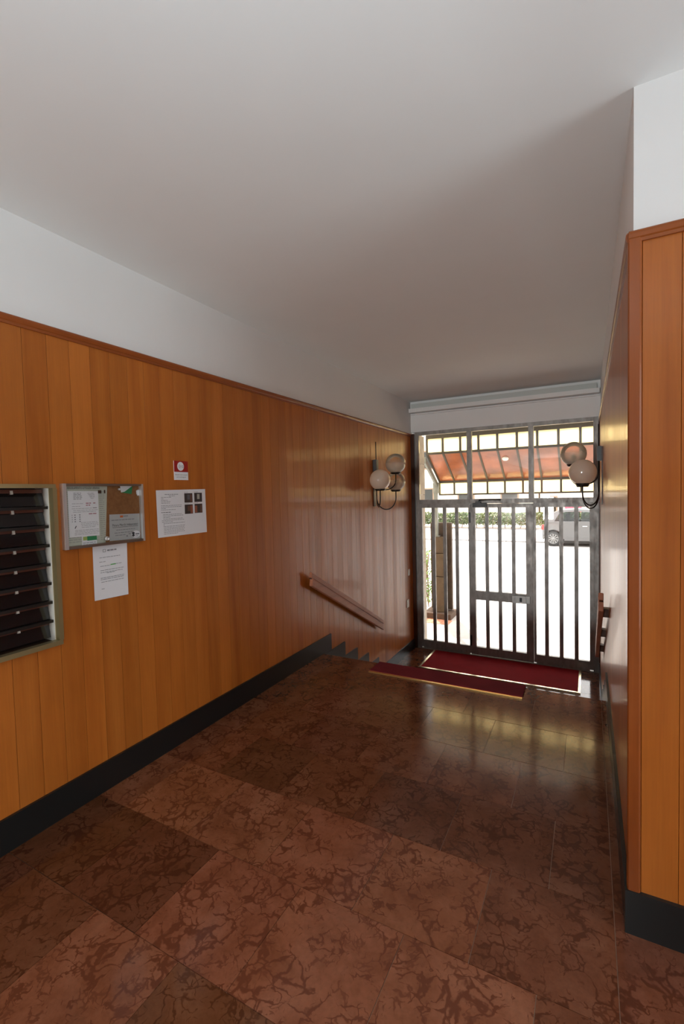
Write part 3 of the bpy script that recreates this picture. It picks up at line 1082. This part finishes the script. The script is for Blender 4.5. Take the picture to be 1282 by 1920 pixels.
# white form
b, c = sheet('x', '', '', ((1.318, 1.541), (1.473, 1.539), (1.470, 1.315), (1.317, 1.318)), None, curl=0.002)
X2 = 0.0022
for j, (a, e) in enumerate(((1.345, 1.383), (1.345, 1.385), (1.344, 1.387), (1.344, 1.387), (1.344, 1.384))):
    lines(b, c, X2, words(a, e, 1.530 - j * 0.0072, 0.0028), 1)
for j in range(5):
    lines(b, c, X2, words(1.415 + j * 0.004, 1.452, 1.529 - j * 0.0062, 0.0018), 1)
for (a, e, z) in ((1.335, 1.395, 1.479), (1.335, 1.375, 1.466), (1.333, 1.435, 1.455), (1.340, 1.470, 1.446), (1.340, 1.455, 1.438), (1.375, 1.468, 1.386), (1.375, 1.466, 1.378), (1.378, 1.466, 1.370), (1.378, 1.455, 1.362),
                  (1.345, 1.470, 1.349), (1.345, 1.470, 1.342), (1.342, 1.468, 1.335), (1.342, 1.462, 1.328)):
    lines(b, c, X2, words(a, e, z, 0.0016), 1)
for (a, e, z) in ((1.405, 1.432, 1.480), (1.443, 1.455, 1.480), (1.405, 1.428, 1.470), (1.418, 1.458, 1.427)):
    lines(b, c, X2, words(a, e, z, 0.0038), 2)
lines(b, c, X2, [(1.440, 1.462, 1.456, 0.0035)], 1)
for j in range(4):
    for a in (1.332, 1.344, 1.368):
        lines(b, c, X2, [(a, a + (0.003 if a < 1.34 else 0.007), 1.424 - j * 0.0105, 0.005)], 1)
quad(b, [(X2, 1.343 - c.x, 1.360 - c.y), (X2, 1.347 - c.x, 1.358 - c.y), (X2, 1.354 - c.x, 1.371 - c.y), (X2, 1.350 - c.x, 1.372 - c.y)], 3)
finish('notice_form', b, c, [M_PAPER, M_INK, M_REDINK, M_INK2], 'white printed form with red handwriting over the grey sheet in the notice board', 'notice', 0.0100)
# green and white card under the form
b, c = sheet('x', '', '', ((1.378, 1.317), (1.458, 1.317), (1.455, 1.270), (1.377, 1.268)), None)
lines(b, c, 0.0012, [(1.384, 1.405, 1.306, 0.018)], 1)
lines(b, c, 0.0012, [(1.405, 1.456, 1.305, 0.022)], 2)
lines(b, c, 0.0013, words(1.382, 1.450, 1.284, 0.003) + words(1.382, 1.450, 1.276, 0.002), 3)
finish('leaflet', b, c, [M_PAPER, M_LIME, M_GREENINK, M_INK], 'white leaflet with a green band below the printed form in the notice board', 'leaflet', 0.0090)
# dark squares pinned at the top
for (y, z, w, h) in ((1.4805, 1.5355, 0.018, 0.016), (1.510, 1.5365, 0.007, 0.017)):
    bb = bmesh.new()
    box(bb, 0, 0.0012, -w / 2, w / 2, -h / 2, h / 2)
    o = obj('paper_tab', bb, mat('dark brown card', (0.06, 0.022, 0.008), 0.6), None, (0.0122 if w > 0.01 else 0.009, y, z))
    tag(o, ('dark brown square tab' if w > 0.01 else 'narrow dark brown tab') + ' at the top of the grey regulation sheet', 'tab')
# administrator's card, lower right
b, c = sheet('x', '', '', ((1.531, 1.417), (1.713, 1.414), (1.712, 1.276), (1.526, 1.279)), None)
X3 = 0.0013
lines(b, c, X3, [(1.592, 1.610, 1.4035, 0.011)], 1)
lines(b, c, X3, [(1.612, 1.640, 1.4045, 0.006)], 2)
lines(b, c, X3, words(1.541, 1.680, 1.386, 0.0042), 2)
text_mesh('Pittura Marchi Imbiancatori', 0.0185, 1.545 - c.x, 1.3585 - c.y, X3, 3, b, 0.155)
lines(b, c, X3, [(1.545, 1.700, 1.3475, 0.0016)], 3)
lines(b, c, X3, words(1.566, 1.680, 1.333, 0.0034) + words(1.556, 1.665, 1.318, 0.0034) + words(1.560, 1.620, 1.305, 0.0034), 2)
lines(b, c, X3, [(1.625, 1.634, 1.297, 0.008), (1.640, 1.652, 1.308, 0.005)], 2)
def disc(bm_, y, z, ry, rz, x, mi, n=24):
    bm_.faces.new([bm_.verts.new((x, y + ry * math.cos(2 * PI * k / n), z + rz * math.sin(2 * PI * k / n))) for k in range(n)]).material_index = mi
disc(b, 1.684 - c.x, 1.302 - c.y, 0.027, 0.020, 0.0016, 4)
disc(b, 1.668 - c.x, 1.3085 - c.y, 0.0085, 0.0075, 0.0019, 3)
disc(b, 1.668 - c.x, 1.2965 - c.y, 0.0085, 0.0065, 0.0019, 3)
lines(b, c, 0.0019, [(1.681, 1.706, 1.303, 0.008), (1.679, 1.698, 1.292, 0.003)], 2)
finish('business_card_sheet', b, c, [M_GREYBOX, M_ORANGE, M_INK, M_INK2, M_PAPER], 'grey printed card with an orange logo and underlined heading, right half of notice board', 'notice', 0.0075)
# torn green and white scraps
b = bmesh.new()
quad(b, [(0.0008, -0.038, 0.022), (0.0008, 0.038, 0.022), (0.0008, -0.012, -0.010), (0.0008, -0.034, -0.014)], 0)
quad(b, [(0.0009, 0.038, 0.022), (0.0009, 0.030, -0.023), (0.0009, -0.034, -0.014), (0.0009, -0.012, -0.010)], 1)
o = obj('paper_scrap', b, [M_PAPER, M_GREENINK], None, (0.0078, 1.638, 1.545))
tag(o, 'half white half green scrap pinned at the top of the bare cork', 'paper')
b = bmesh.new()
prism(b, [(-0.011, 0.012), (0.002, 0.018), (0.011, 0.016), (0.011, -0.012), (-0.004, -0.016), (-0.010, -0.004)], 0, 0.001, 0)
o = obj('paper_scrap', b, [M_PAPER], None, (0.0075, 1.709, 1.528))
tag(o, 'small white scrap against the right frame of the notice board', 'paper')
b = bmesh.new()
lathe(b, [(0, 0), (0.0055, 0), (0.0045, 0.006), (0.006, 0.009), (0, 0.010)], 14, Matrix.Rotation(PI / 2, 4, 'Y'))
o = obj('push_pin', b, [M_PAPER], None, (0.0072, 1.592, 1.548))
tag(o, 'white push pin in the cork left of the green scrap', 'pin')
# letter under the board
b, c = sheet('x', '', '', ((1.436, 1.285), (1.632, 1.282), (1.626, 0.981), (1.434, 0.985)), None, curl=0.004)
X4 = 0.0046
lines(b, c, X4, [(1.488, 1.504, 1.2395, 0.0016), (1.488, 1.504, 1.2265, 0.0016), (1.488, 1.490, 1.233, 0.013), (1.502, 1.504, 1.233, 0.013)], 1)
lines(b, c, X4, words(1.512, 1.565, 1.233, 0.007), 1)
for (a, e, z) in ((1.468, 1.585, 1.199), (1.466, 1.500, 1.177), (1.470, 1.525, 1.155), (1.560, 1.598, 1.158), (1.470, 1.602, 1.133), (1.470, 1.602, 1.122), (1.505, 1.550, 1.117), (1.470, 1.604, 1.094), (1.470, 1.604, 1.086), (1.472, 1.600, 1.073), (1.472, 1.488, 1.038)):
    lines(b, c, X4, words(a, e, z, 0.0024), 1)
lines(b, c, X4, [(1.528, 1.558, 1.157, 0.005)], 2)
finish('letter_sheet', b, c, [M_PAPER, M_INK, mat('green marker', (0.10, 0.42, 0.10), 0.6)], 'white letter with a green highlighted word hanging below the notice board', 'letter', 0.0008)
# laminated sheet with four photographs
b, c = sheet('x', '', '', ((1.834, 1.541), (2.221, 1.547), (2.224, 1.267), (1.837, 1.265)), None)
X5 = 0.0014
lines(b, c, X5, words(1.895, 1.995, 1.516, 0.0036) + words(1.925, 1.97, 1.507, 0.003), 1)
zz = 1.499
for e in (1.945, 1.885, 1.92, 1.935, 1.93):
    lines(b, c, X5, words(1.868, e, zz, 0.0026), 1)
    zz -= 0.0085
zz -= 0.006
for e in (2.02, 2.018, 1.90, 1.975):
    lines(b, c, X5, words(1.866, e, zz, 0.0026), 1)
    zz -= 0.0085
zz -= 0.006
lines(b, c, X5, words(1.866, 1.935, zz, 0.0032), 2)
zz -= 0.013
for (a, e) in ((1.878, 2.02), (1.878, 2.03), (1.878, 1.93), (1.878, 2.03), (1.868, 2.035), (1.868, 1.95), (1.878, 2.04), (1.878, 1.89), (1.878, 2.04), (1.88, 2.035), (1.88, 2.04), (1.88, 2.03), (1.88, 2.04), (1.88, 1.99)):
    lines(b, c, X5, words(a, e, zz, 0.0026), 1)
    zz -= 0.0088
for (y, z, cols) in ((2.077, 1.4925, (3, 6, 4)), (2.158, 1.4945, (3, 5, 3)), (2.077, 1.4225, (3, 4, 7)), (2.158, 1.4245, (7, 3, 4))):
    hw, hh = 0.033, 0.029
    lines(b, c, X5, words(y - hw, y, z + hh + 0.006, 0.002), 1)
    lines(b, c, X5, [(y - hw, y + hw, z, 2 * hh)], 3)
    lines(b, c, X5 + 0.0002, [(y - hw + 0.002, y - hw * 0.35, z - 0.004, hh * 1.5)], cols[0])
    lines(b, c, X5 + 0.0003, [(y - hw * 0.3, y + hw * 0.35, z + 0.005, hh * 1.1)], cols[1])
    lines(b, c, X5 + 0.0002, [(y + hw * 0.4, y + hw - 0.002, z - 0.002, hh * 1.7)], cols[2])
finish('notice_sheet', b, c, [M_PAPER, M_INK, M_INK2, mat('dark photo print', (0.035, 0.025, 0.028), 0.4), mat('brown photo print', (0.13, 0.06, 0.04), 0.4),
                              mat('grey photo print', (0.42, 0.41, 0.36), 0.4), mat('slate photo print', (0.10, 0.10, 0.12), 0.4), mat('rust photo print', (0.30, 0.09, 0.045), 0.4)],
       'white laminated landscape sheet with text and four small photographs on the left wall', 'notice', 0.0008)
# emergency number sign
sg = thing('emergency_sign', 'small red and white emergency number sign on the left wall', 'sign', (0.0, 2.026, 1.661))
bb = bmesh.new()
box(bb, 0, 0.003, -0.0545, 0.0545, -0.058, 0.058)
obj('plate', bb, M_PAPER, sg, bevel=0.001)
bb = bmesh.new()
quad(bb, [(0.0034, -0.0545, -0.009), (0.0034, 0.0545, -0.009), (0.0034, 0.0545, 0.058), (0.0034, -0.0545, 0.058)])
obj('red_field', bb, M_SIGNRED, sg)
bb = bmesh.new()
disc(bb, -0.004, 0.025, 0.026, 0.027, 0.0038, 0, 32)
obj('white_disc', bb, M_PAPER, sg)
bb = bmesh.new()
text_mesh('112', 0.022, -0.010, 0.024, 0.0042, 0, bb, 0.028)
obj('number', bb, M_INK2, sg)
bb = bmesh.new()
for k in range(8):
    t0, t1 = math.radians(125 + k * 13.75), math.radians(125 + (k + 1) * 13.75)
    ro, ri = 0.0145, 0.0115
    quad(bb, [(0.0042, -0.006 + ro * 0.75 * math.cos(t0), 0.025 + ro * math.sin(t0)), (0.0042, -0.006 + ro * 0.75 * math.cos(t1), 0.025 + ro * math.sin(t1)),
              (0.0042, -0.006 + ri * 0.75 * math.cos(t1), 0.025 + ri * math.sin(t1)), (0.0042, -0.006 + ri * 0.75 * math.cos(t0), 0.025 + ri * math.sin(t0))])
obj('handset', bb, M_INK2, sg)
bb = bmesh.new()
text_mesh('Numero unico europeo', 0.0095, -0.047, -0.026, 0.0036, 0, bb, 0.094)
obj('lettering', bb, M_INK2, sg)
bb = bmesh.new()
text_mesh('per le emergenze', 0.0095, -0.036, -0.040, 0.0036, 0, bb, 0.072)
bmesh.ops.recalc_face_normals(bb, faces=bb.faces)
obj('lettering', bb, M_INK2, sg)

# ------------------------------------------------------------------ outside: door reveal, canopy, pillar
rev = thing('door_reveal', 'pale travertine blocks lining the left outer side of the gate', 'stone reveal', (0.0, 6.42, ZG), kind='structure')
zz = [ZG, -0.25, 0.45, 0.98, 1.445, 1.889, 2.30]
for a, e in zip(zz, zz[1:]):
    boxobj('block', (0.0455, 0.062 + random.uniform(-.002, .002), YD + 0.062, YF + 0.04, a + 0.003, e - 0.003), M_JAMB, rev, 0.004)

YR, YE, ZR, ZE = 7.40, 8.10, 2.095, 1.660
XC0, XC1 = -0.16, 3.55
can = thing('entrance_canopy', 'entrance canopy of amber and cream panes in a dark metal frame outside the gate', 'canopy', ((XC0 + XC1) / 2, YR, ZE))
M_FRAME = mat('dark olive metal', (0.040, 0.032, 0.018), 0.5)
M_STRUT = worn_metal('grey painted strut', (0.19, 0.20, 0.18), 0.5, 0.2)
def c_(name, d, m=M_FRAME, bevel=0.003):
    return boxobj(name, d, m, can, bevel)
c_('roof_slab', (XC0 - 0.05, XC1, YF, YR + 0.03, 2.46, 2.52), M_FACADE)
c_('beam', (XC0, XC1, YR - 0.02, YR + 0.03, 2.350, 2.46))
c_('ridge_beam', (XC0, XC1, YR - 0.018, YR + 0.022, 2.092, 2.128))
c_('eave_beam', (XC0, XC1, YE - 0.018, YE + 0.018, ZE - 0.030, ZE + 0.010))
c_('valance_bar', (XC0, XC1, YE - 0.010, YE + 0.010, 1.412, 1.438))
step = 0.2835
xs = [0.117 + step * k for k in range(-1, 13)]
xs[0] = XC0 + 0.012
sl = (ZE - ZR) / (YE - YR)
for k, x in enumerate(xs):
    c_('upper_muntin', (x - 0.017, x + 0.017, YR - 0.010, YR + 0.012, 2.128, 2.350), bevel=0)
    c_('valance_muntin', (x - 0.015, x + 0.015, YE - 0.008, YE + 0.008, 1.436, ZE - 0.030), bevel=0)
    bb = bmesh.new()
    prism(bb, [(YR, ZR - 0.005), (YE, ZE - 0.012), (YE, ZE + 0.024), (YR, ZR + 0.031)], -0.014, 0.014, 0)
    bmesh.ops.translate(bb, verts=bb.verts, vec=(0, -YR, -ZE))
    obj('rib', bb, M_FRAME, can, (x - can.location.x, 0, 0))
    if k + 1 < len(xs):
        x2 = xs[k + 1]
        w2 = (x2 - x) / 2
        mid = (x + x2) / 2 - can.location.x
        bb = bmesh.new()
        box(bb, -w2 + 0.011, w2 - 0.011, -0.003, 0.003, 2.128 - ZE, 2.350 - ZE)
        obj('cream_pane', bb, M_FROST, can, (mid, 0, 0))
        bb = bmesh.new()
        box(bb, -w2 + 0.010, w2 - 0.010, YE - YR - 0.003, YE - YR + 0.003, 1.436 - ZE, -0.030)
        obj('cream_pane', bb, M_FROST, can, (mid, 0, 0))
        bb = bmesh.new()
        prism(bb, [(0, ZR - ZE + 0.012), (YE - YR, 0.006), (YE - YR, 0.012), (0, ZR - ZE + 0.018)], -w2 + 0.011, w2 - 0.011, 0)
        obj('amber_pane', bb, M_AMBER, can, (mid, 0, 0))
# side strut and post at the left end
bb = bmesh.new()
prism(bb, [(YR - YR, 2.06 - ZE), (YE - YR, -0.02), (YE - YR, -0.115), (0, 1.955 - ZE)], 0, 0.035, 0)
obj('side_strut', bb, M_STRUT, can, (XC0 - 0.05 - can.location.x, 0, 0))
c_('post_cap', (-0.255, -0.145, YE - 0.05, YE + 0.05, 1.455, 1.64), M_STRUT)
c_('post', (-0.250, -0.188, YE - 0.03, YE + 0.03, 0.69, 1.455), M_STRUT)
c_('post_foot', (-0.275, -0.163, YE - 0.05, YE + 0.05, 0.672, 0.69), M_STRUT)
# right-hand post out of sight behind the wall
c_('post', (3.40, 3.46, YE - 0.03, YE + 0.03, ZG, 1.64), M_STRUT)
bb = bmesh.new()  # white disc standing in for a lamp's reflection on the amber sheet
lathe(bb, [(0, -0.02), (0.045, -0.02), (0.05, -0.01), (0.05, 0), (0, 0)], 20)
o = obj('reflection_spot', bb, mat('white reflection spot', (0.85, 0.83, 0.78), 0.2), can, (1.052 - can.location.x, 7.60 - YR, ZR + sl * 0.2 - ZE + 0.012), (math.atan(sl), 0, 0))

gp = thing('gate_pillar', 'weathered tan stone pillar with a dark back slab outside left of gate', 'pillar', (-0.17, 8.15, ZG))
def p_(name, d, m, bevel=0.006):
    return boxobj(name, d, m, gp, bevel)
p_('back_slab', (-0.36, 0.022, 8.20, 8.28, ZG + 0.12, 0.915), M_SLAB)
for a, e in ((ZG + 0.10, -0.04), (-0.04, 0.38), (0.38, 0.672)):
    p_('stone_block', (-0.262, -0.072, 8.02, 8.195, a + 0.006, e - 0.006), M_PILLAR, 0.010)
p_('plinth', (-0.42, 0.07, 7.90, 8.36, ZG, ZG + 0.10), rough_stone('dark brown plinth', (0.06, 0.036, 0.024), (0.10, 0.062, 0.042), 9, 0.5))

# pavement near the gate, road, kerb and far pavement
bm = bmesh.new()
box(bm, -30, 30, YF - 0.3, 11.6, ZG - 0.3, ZG)
pav = struct('ground', bm, M_PAVE, 'bright pale pavement outside the gate')
bm = bmesh.new()
box(bm, -60, 60, 11.6, 21.2, ZG - 0.4, ZG - 0.05)
struct('road', bm, M_ROAD, 'sunlit pale road surface in front of the house')
bm = bmesh.new()
box(bm, -60, 60, 21.35, 70, ZG - 0.4, ZG)
struct('sidewalk', bm, M_PAVE, 'pale far pavement across the road')
kb = thing('kerb', 'grey granite kerb along the far edge of the road', 'kerb', (0, 21.27, ZG), kind='structure')
for k in range(-14, 10):
    boxobj('kerb_stone', (k * 1.0 + 0.01, k * 1.0 + 0.99, 21.2, 21.35, ZG - 0.3, ZG + 0.005), M_KERB, kb, 0.01)
tb = thing('terracotta_border', 'strip of terracotta pavers at the foot of the stone pillar', 'pavers', (-0.2, 7.78, ZG), kind='structure')
for k in range(5):
    for j in range(2):
        boxobj('paver', (-0.62 + k * 0.145, -0.62 + k * 0.145 + 0.139, 7.62 + j * 0.14, 7.62 + j * 0.14 + 0.135, ZG - 0.02, ZG + 0.006), M_TERRA, tb, 0.003)

# hedge across the street
def leaf_mat(name, a, b_):
    m = mat(name, a, 0.6, spec=0.3)
    n = N(m)
    v, _ = n.coords((1, 1, 1), 0)
    x = n.noise(v, 3.5, 3, 0.6)
    n.l(n.ramp(x, [(0.35, a), (0.65, b_)]), n.b.inputs['Base Color'])
    return m
M_LEAF = leaf_mat('hedge leaf', (0.06, 0.11, 0.035), (0.20, 0.22, 0.10))
def foliage(b, rng, n, x0, x1, y0, y1, z0, z1, s):
    for _ in range(n):
        p = Vector((rng.uniform(x0, x1), rng.uniform(y0, y1), rng.uniform(z0, z1)))
        p.z = min(p.z, z1 - 0.08 * (1 + math.sin(p.x * 3.1)) * 0.6)
        d = Vector((rng.gauss(0, 1), rng.gauss(0, 1), rng.gauss(0, 1))).normalized()
        e = d.orthogonal().normalized()
        f = d.cross(e)
        k = s * rng.uniform(0.6, 1.3)
        b.faces.new([b.verts.new(p + v) for v in (e * k, f * k * 0.5, -e * k, -f * k * 0.5)])
hd = thing('hedge', 'clipped green hedge along the far pavement', 'hedge', (0, 27.6, ZG))
rng = random.Random(11)
b = bmesh.new()
foliage(b, rng, 16000, -13, 6, 27.3, 28.1, ZG + 0.24, 0.16, 0.075)
o = obj('foliage', b, M_LEAF, hd, -Vector(hd.location))
o['kind'] = 'stuff'
b = bmesh.new()
for k in range(46):
    x = -12.8 + k * 0.4 + rng.uniform(-0.1, 0.1)
    tube(b, [(x, 27.6, ZG), (x + rng.uniform(-.1, .1), 27.55, ZG + 0.3), (x + rng.uniform(-.2, .2), 27.6, ZG + 0.7)], 0.022, 5)
o = obj('stem', b, mat('twig brown', (0.20, 0.12, 0.07), 0.8), hd, -Vector(hd.location))
o['kind'] = 'stuff'
bm = bmesh.new()
box(bm, -14, 7, 27.15, 28.4, ZG, ZG + 0.03)
struct('ground', bm, M_SOIL, 'strip of bare soil under the hedge')
bm = bmesh.new()
box(bm, -14, 7, 27.05, 27.15, ZG, ZG + 0.07)
struct('trim_7', bm, M_KERB, 'low dark edging stone in front of the hedge')
# small plant by the pillar
pl = thing('shrub', 'small bright green shrub growing left of the stone pillar', 'shrub', (-0.58, 8.7, ZG))
b = bmesh.new()
for k in range(420):
    z = rng.uniform(0.1, 1.15)
    p = Vector((rng.gauss(0, 0.10), rng.gauss(0, 0.09), z))
    d = Vector((rng.gauss(0, 1), rng.gauss(0, 1), rng.gauss(0, 1))).normalized()
    e = d.orthogonal().normalized()
    f = d.cross(e)
    s = rng.uniform(0.02, 0.04)
    b.faces.new([b.verts.new(p + v) for v in (e * s, f * s * 0.55, -e * s, -f * s * 0.55)])
obj('foliage', b, leaf_mat('fresh leaf', (0.12, 0.24, 0.06), (0.30, 0.42, 0.14)), pl)['kind'] = 'stuff'
b = bmesh.new()
for k in range(4):
    tube(b, [(0, 0, 0), (rng.uniform(-.05, .05), rng.uniform(-.05, .05), 0.5), (rng.uniform(-.1, .1), rng.uniform(-.1, .1), 1.05)], 0.008, 6)
obj('stem', b, MATS['twig brown'], pl)

# ------------------------------------------------------------------ parked car across the road
car = thing('car', 'silver hatchback parked across the road, rear wheel showing between the bars', 'car', (2.45, 20.9, ZG - 0.05))
CX0, CY0, CZ0 = 0.56 - 2.45, 20.05 - 20.9, 0.0
M_CAR = mat('silver car paint', (0.115, 0.115, 0.118), 0.35, 0.2, coat=0.3)
def cp(u, v, h):
    return (CX0 + u, CY0 + v, CZ0 + h)
WID = 1.62
prof_low = [(0.02, 0.30), (0.0, 0.45), (0.02, 0.72), (0.10, 0.95), (0.50, 0.98), (1.5, 0.99), (2.55, 0.97), (2.9, 0.93), (3.45, 0.82), (3.68, 0.66), (3.74, 0.42), (3.66, 0.26)]
wheel_c = ((0.40, 0.30), (2.98, 0.30))
def arch(c, r=0.37, n=10):
    return [(c[0] + r * math.cos(t), max(0.22, c[1] + r * math.sin(t))) for t in [PI * k / n for k in range(n + 1)]]
outline = prof_low + [(3.36, 0.22)] + arch(wheel_c[1])[0:] + arch(wheel_c[0]) + [(0.03, 0.24)]
b = bmesh.new()
def ring(v, inset):
    out = []
    cxm = 1.87
    for (u, h) in outline:
        out.append(b.verts.new(cp(cxm + (u - cxm) * (1 - inset), v, h)))
    return out
secs = [ring(0.05, 0.02), ring(0.0, 0.0), ring(0.0 + 0.02, 0.0), ring(WID - 0.02, 0.0), ring(WID, 0.0), ring(WID - 0.05 + 0.1, 0.02)][1:5]
for s0, s1 in zip(secs, secs[1:]):
    for i in range(len(outline)):
        j = (i + 1) % len(outline)
        b.faces.new((s0[i], s0[j], s1[j], s1[i]))
b.faces.new(secs[0][::-1])
b.faces.new(secs[-1])
bmesh.ops.triangulate(b, faces=[f for f in b.faces if len(f.verts) > 4])
obj('body', b, M_CAR, car, bevel=0.0)
# cabin: pillars and roof round dark glass
roof = [(0.16, 0.96), (0.34, 1.30), (0.62, 1.43), (1.2, 1.47), (1.75, 1.44), (2.05, 1.36), (2.72, 0.96)]
def cabin(u, h, side):
    k = max(0.0, (h - 0.96) / 0.5)
    v = 0.03 + 0.16 * k
    return cp(u, v if side == 0 else WID - v, h)
b = bmesh.new()
A = [b.verts.new(cabin(u, h, 0)) for u, h in roof]
Bv = [b.verts.new(cabin(u, h, 1)) for u, h in roof]
for i in range(len(roof) - 1):
    b.faces.new((A[i], A[i + 1], Bv[i + 1], Bv[i]))
obj('roof', b, M_CAR, car)
inner = [(0.44, 1.0), (0.60, 1.27), (0.80, 1.36), (1.2, 1.385), (1.70, 1.36), (1.98, 1.28), (2.44, 1.0)]
for side in (0, 1):
    b = bmesh.new()
    A = [b.verts.new(cabin(u, h, side)) for u, h in roof]
    I = [b.verts.new(cabin(u, h, side)) for u, h in inner]
    for i in range(len(roof) - 1):
        b.faces.new((A[i], A[i + 1], I[i + 1], I[i]))
    b.faces.new((A[0], I[0], I[-1], A[-1]))
    # door pillar
    q = [cabin(1.34, 1.0, side), cabin(1.43, 1.0, side), cabin(1.43, 1.382, side), cabin(1.34, 1.384, side)]
    obj('pillar_frame', b, M_CAR, car)
    for lo, hi in ((0, 3), (3, 6)):
        b = bmesh.new()
        pts = [inner[0 if lo == 0 else 3]] if False else None
        if lo == 0:
            poly = [(0.45, 1.0), (0.60, 1.265), (0.80, 1.355), (1.2, 1.38), (1.33, 1.376), (1.33, 1.0)]
        else:
            poly = [(1.39, 1.0), (1.39, 1.372), (1.70, 1.355), (1.98, 1.275), (2.43, 1.0)]
        b.faces.new([b.verts.new(cabin(u, h, side)) for u, h in poly])
        obj('side_window', b, M_CARGLASS, car)
b = bmesh.new()
box(b, CX0 + 0.5, CX0 + 2.3, CY0 + 0.25, CY0 + WID - 0.25, 0.90, 0.99)
for u in (0.85, 1.75):
    for v in (0.32, 0.92):
        box(b, CX0 + u, CX0 + u + 0.12, CY0 + v, CY0 + v + 0.42, 0.95, 1.28)
obj('seats', b, mat('dark upholstery', (0.05, 0.05, 0.055), 0.8), car, bevel=0.02)
b = bmesh.new()
box(b, CX0 - 0.012, CX0 + 0.06, CY0 - 0.006, CY0 + 0.16, 0.66, 0.86)
obj('tail_light', b, mat('red lens', (0.45, 0.02, 0.02), 0.2), car, bevel=0.01)
b = bmesh.new()
box(b, CX0 + 0.8, CX0 + 2.6, CY0 - 0.008, CY0 + 0.02, 0.24, 0.30)
obj('side_skirt', b, M_CAR, car, bevel=0.006)
b = bmesh.new()
box(b, CX0 + 0.1, CX0 + 3.6, CY0 + 0.10, CY0 + WID - 0.10, 0.14, 0.26)
obj('underbody', b, M_BLACK, car)
b = bmesh.new()
box(b, CX0 + 1.44, CX0 + 1.60, CY0 - 0.02, CY0 + 0.0, 0.80, 0.825)
obj('door_handle', b, M_ALU, car, bevel=0.006)
M_TYRE = mat('tyre rubber', (0.018, 0.018, 0.018), 0.8)
RX = Matrix.Rotation(PI / 2, 4, 'X')
b = bmesh.new()
lathe(b, [(0.20, -0.08), (0.27, -0.085), (0.30, -0.06), (0.305, 0), (0.30, 0.06), (0.27, 0.085), (0.20, 0.08)], 30, RX)
TYRE = mesh_of('tyre', b, M_TYRE)
b = bmesh.new()
lathe(b, [(0.205, 0.07), (0.20, 0.078), (0.185, 0.075), (0.18, 0.03), (0.0, 0.02)], 30, RX)
for k in range(10):
    R2 = Matrix.Rotation(2 * PI * k / 10, 4, 'Y')
    v, _ = box(b, -0.016, 0.016, -0.075, -0.03, 0.03, 0.19)
    bmesh.ops.transform(b, matrix=R2, verts=v)
lathe(b, [(0, 0.085), (0.04, 0.082), (0.05, 0.03)], 16, RX)
RIM = mesh_of('rim', b, mat('alloy silver', (0.24, 0.24, 0.24), 0.4, 0.3))
for (u, h) in wheel_c:
    for v in (0.09, WID - 0.09):
        t = obj('wheel', TYRE, None, car, cp(u, v, 0.305))
        if v < 0.5:
            obj('rim', RIM, None, t)
        else:
            obj('rim', RIM, None, t, (0, 0, 0), (0, 0, PI))

# ------------------------------------------------------------------ houses across the street
def house(label, x0, x1, y, h, m, cat='building', wins=(), ext=()):
    o = thing('apartment_house', label, cat, ((x0 + x1) / 2, y, ZG))
    bb = bmesh.new()
    box(bb, x0 - o.location.x, x1 - o.location.x, 0, 8, 0, h)
    obj('wall', bb, m, o)
    for (a, z0, w, hh) in wins:
        bb = bmesh.new()
        box(bb, a - o.location.x, a + w - o.location.x, -0.06, 0.04, z0, z0 + hh)
        wdw = obj('window', bb, mat('brown shutter', (0.30, 0.20, 0.13), 0.6), o)
        bb = bmesh.new()
        box(bb, a + 0.1 - o.location.x, a + w - 0.1 - o.location.x, -0.075, -0.05, z0 + 0.1, z0 + hh - 0.1)
        obj('pane', bb, M_CARGLASS, wdw)
    return o
house('cream house across the street behind the hedge', -30, -1.0, 36, 9, M_FACADE,
      wins=[(-26 + 3.2 * k, 1.0 + 3.0 * j, 1.3, 1.5) for k in range(8) for j in range(3)])
h2 = house('pale house across the street with pinkish red sign panels', -0.9, 16, 36.4, 10, rough_stone('pale pink facade', (0.64, 0.57, 0.50), (0.72, 0.66, 0.58), 1.2, 0.1),
           wins=[(2.8 + 3.2 * k, 3.6 + 3.0 * j, 1.3, 1.5) for k in range(4) for j in range(2)] + [(-0.25, 0.4, 0.5, 1.3)])
for (x0, x1) in ((0.75, 1.25), (1.32, 1.78)):
    boxobj('sign_panel', (x0, x1, 36.25, 36.4, -0.25, 0.75), mat('pinkish red sign', (0.70, 0.10, 0.16), 0.5), h2, 0.02)

bpy.context.view_layer.update()
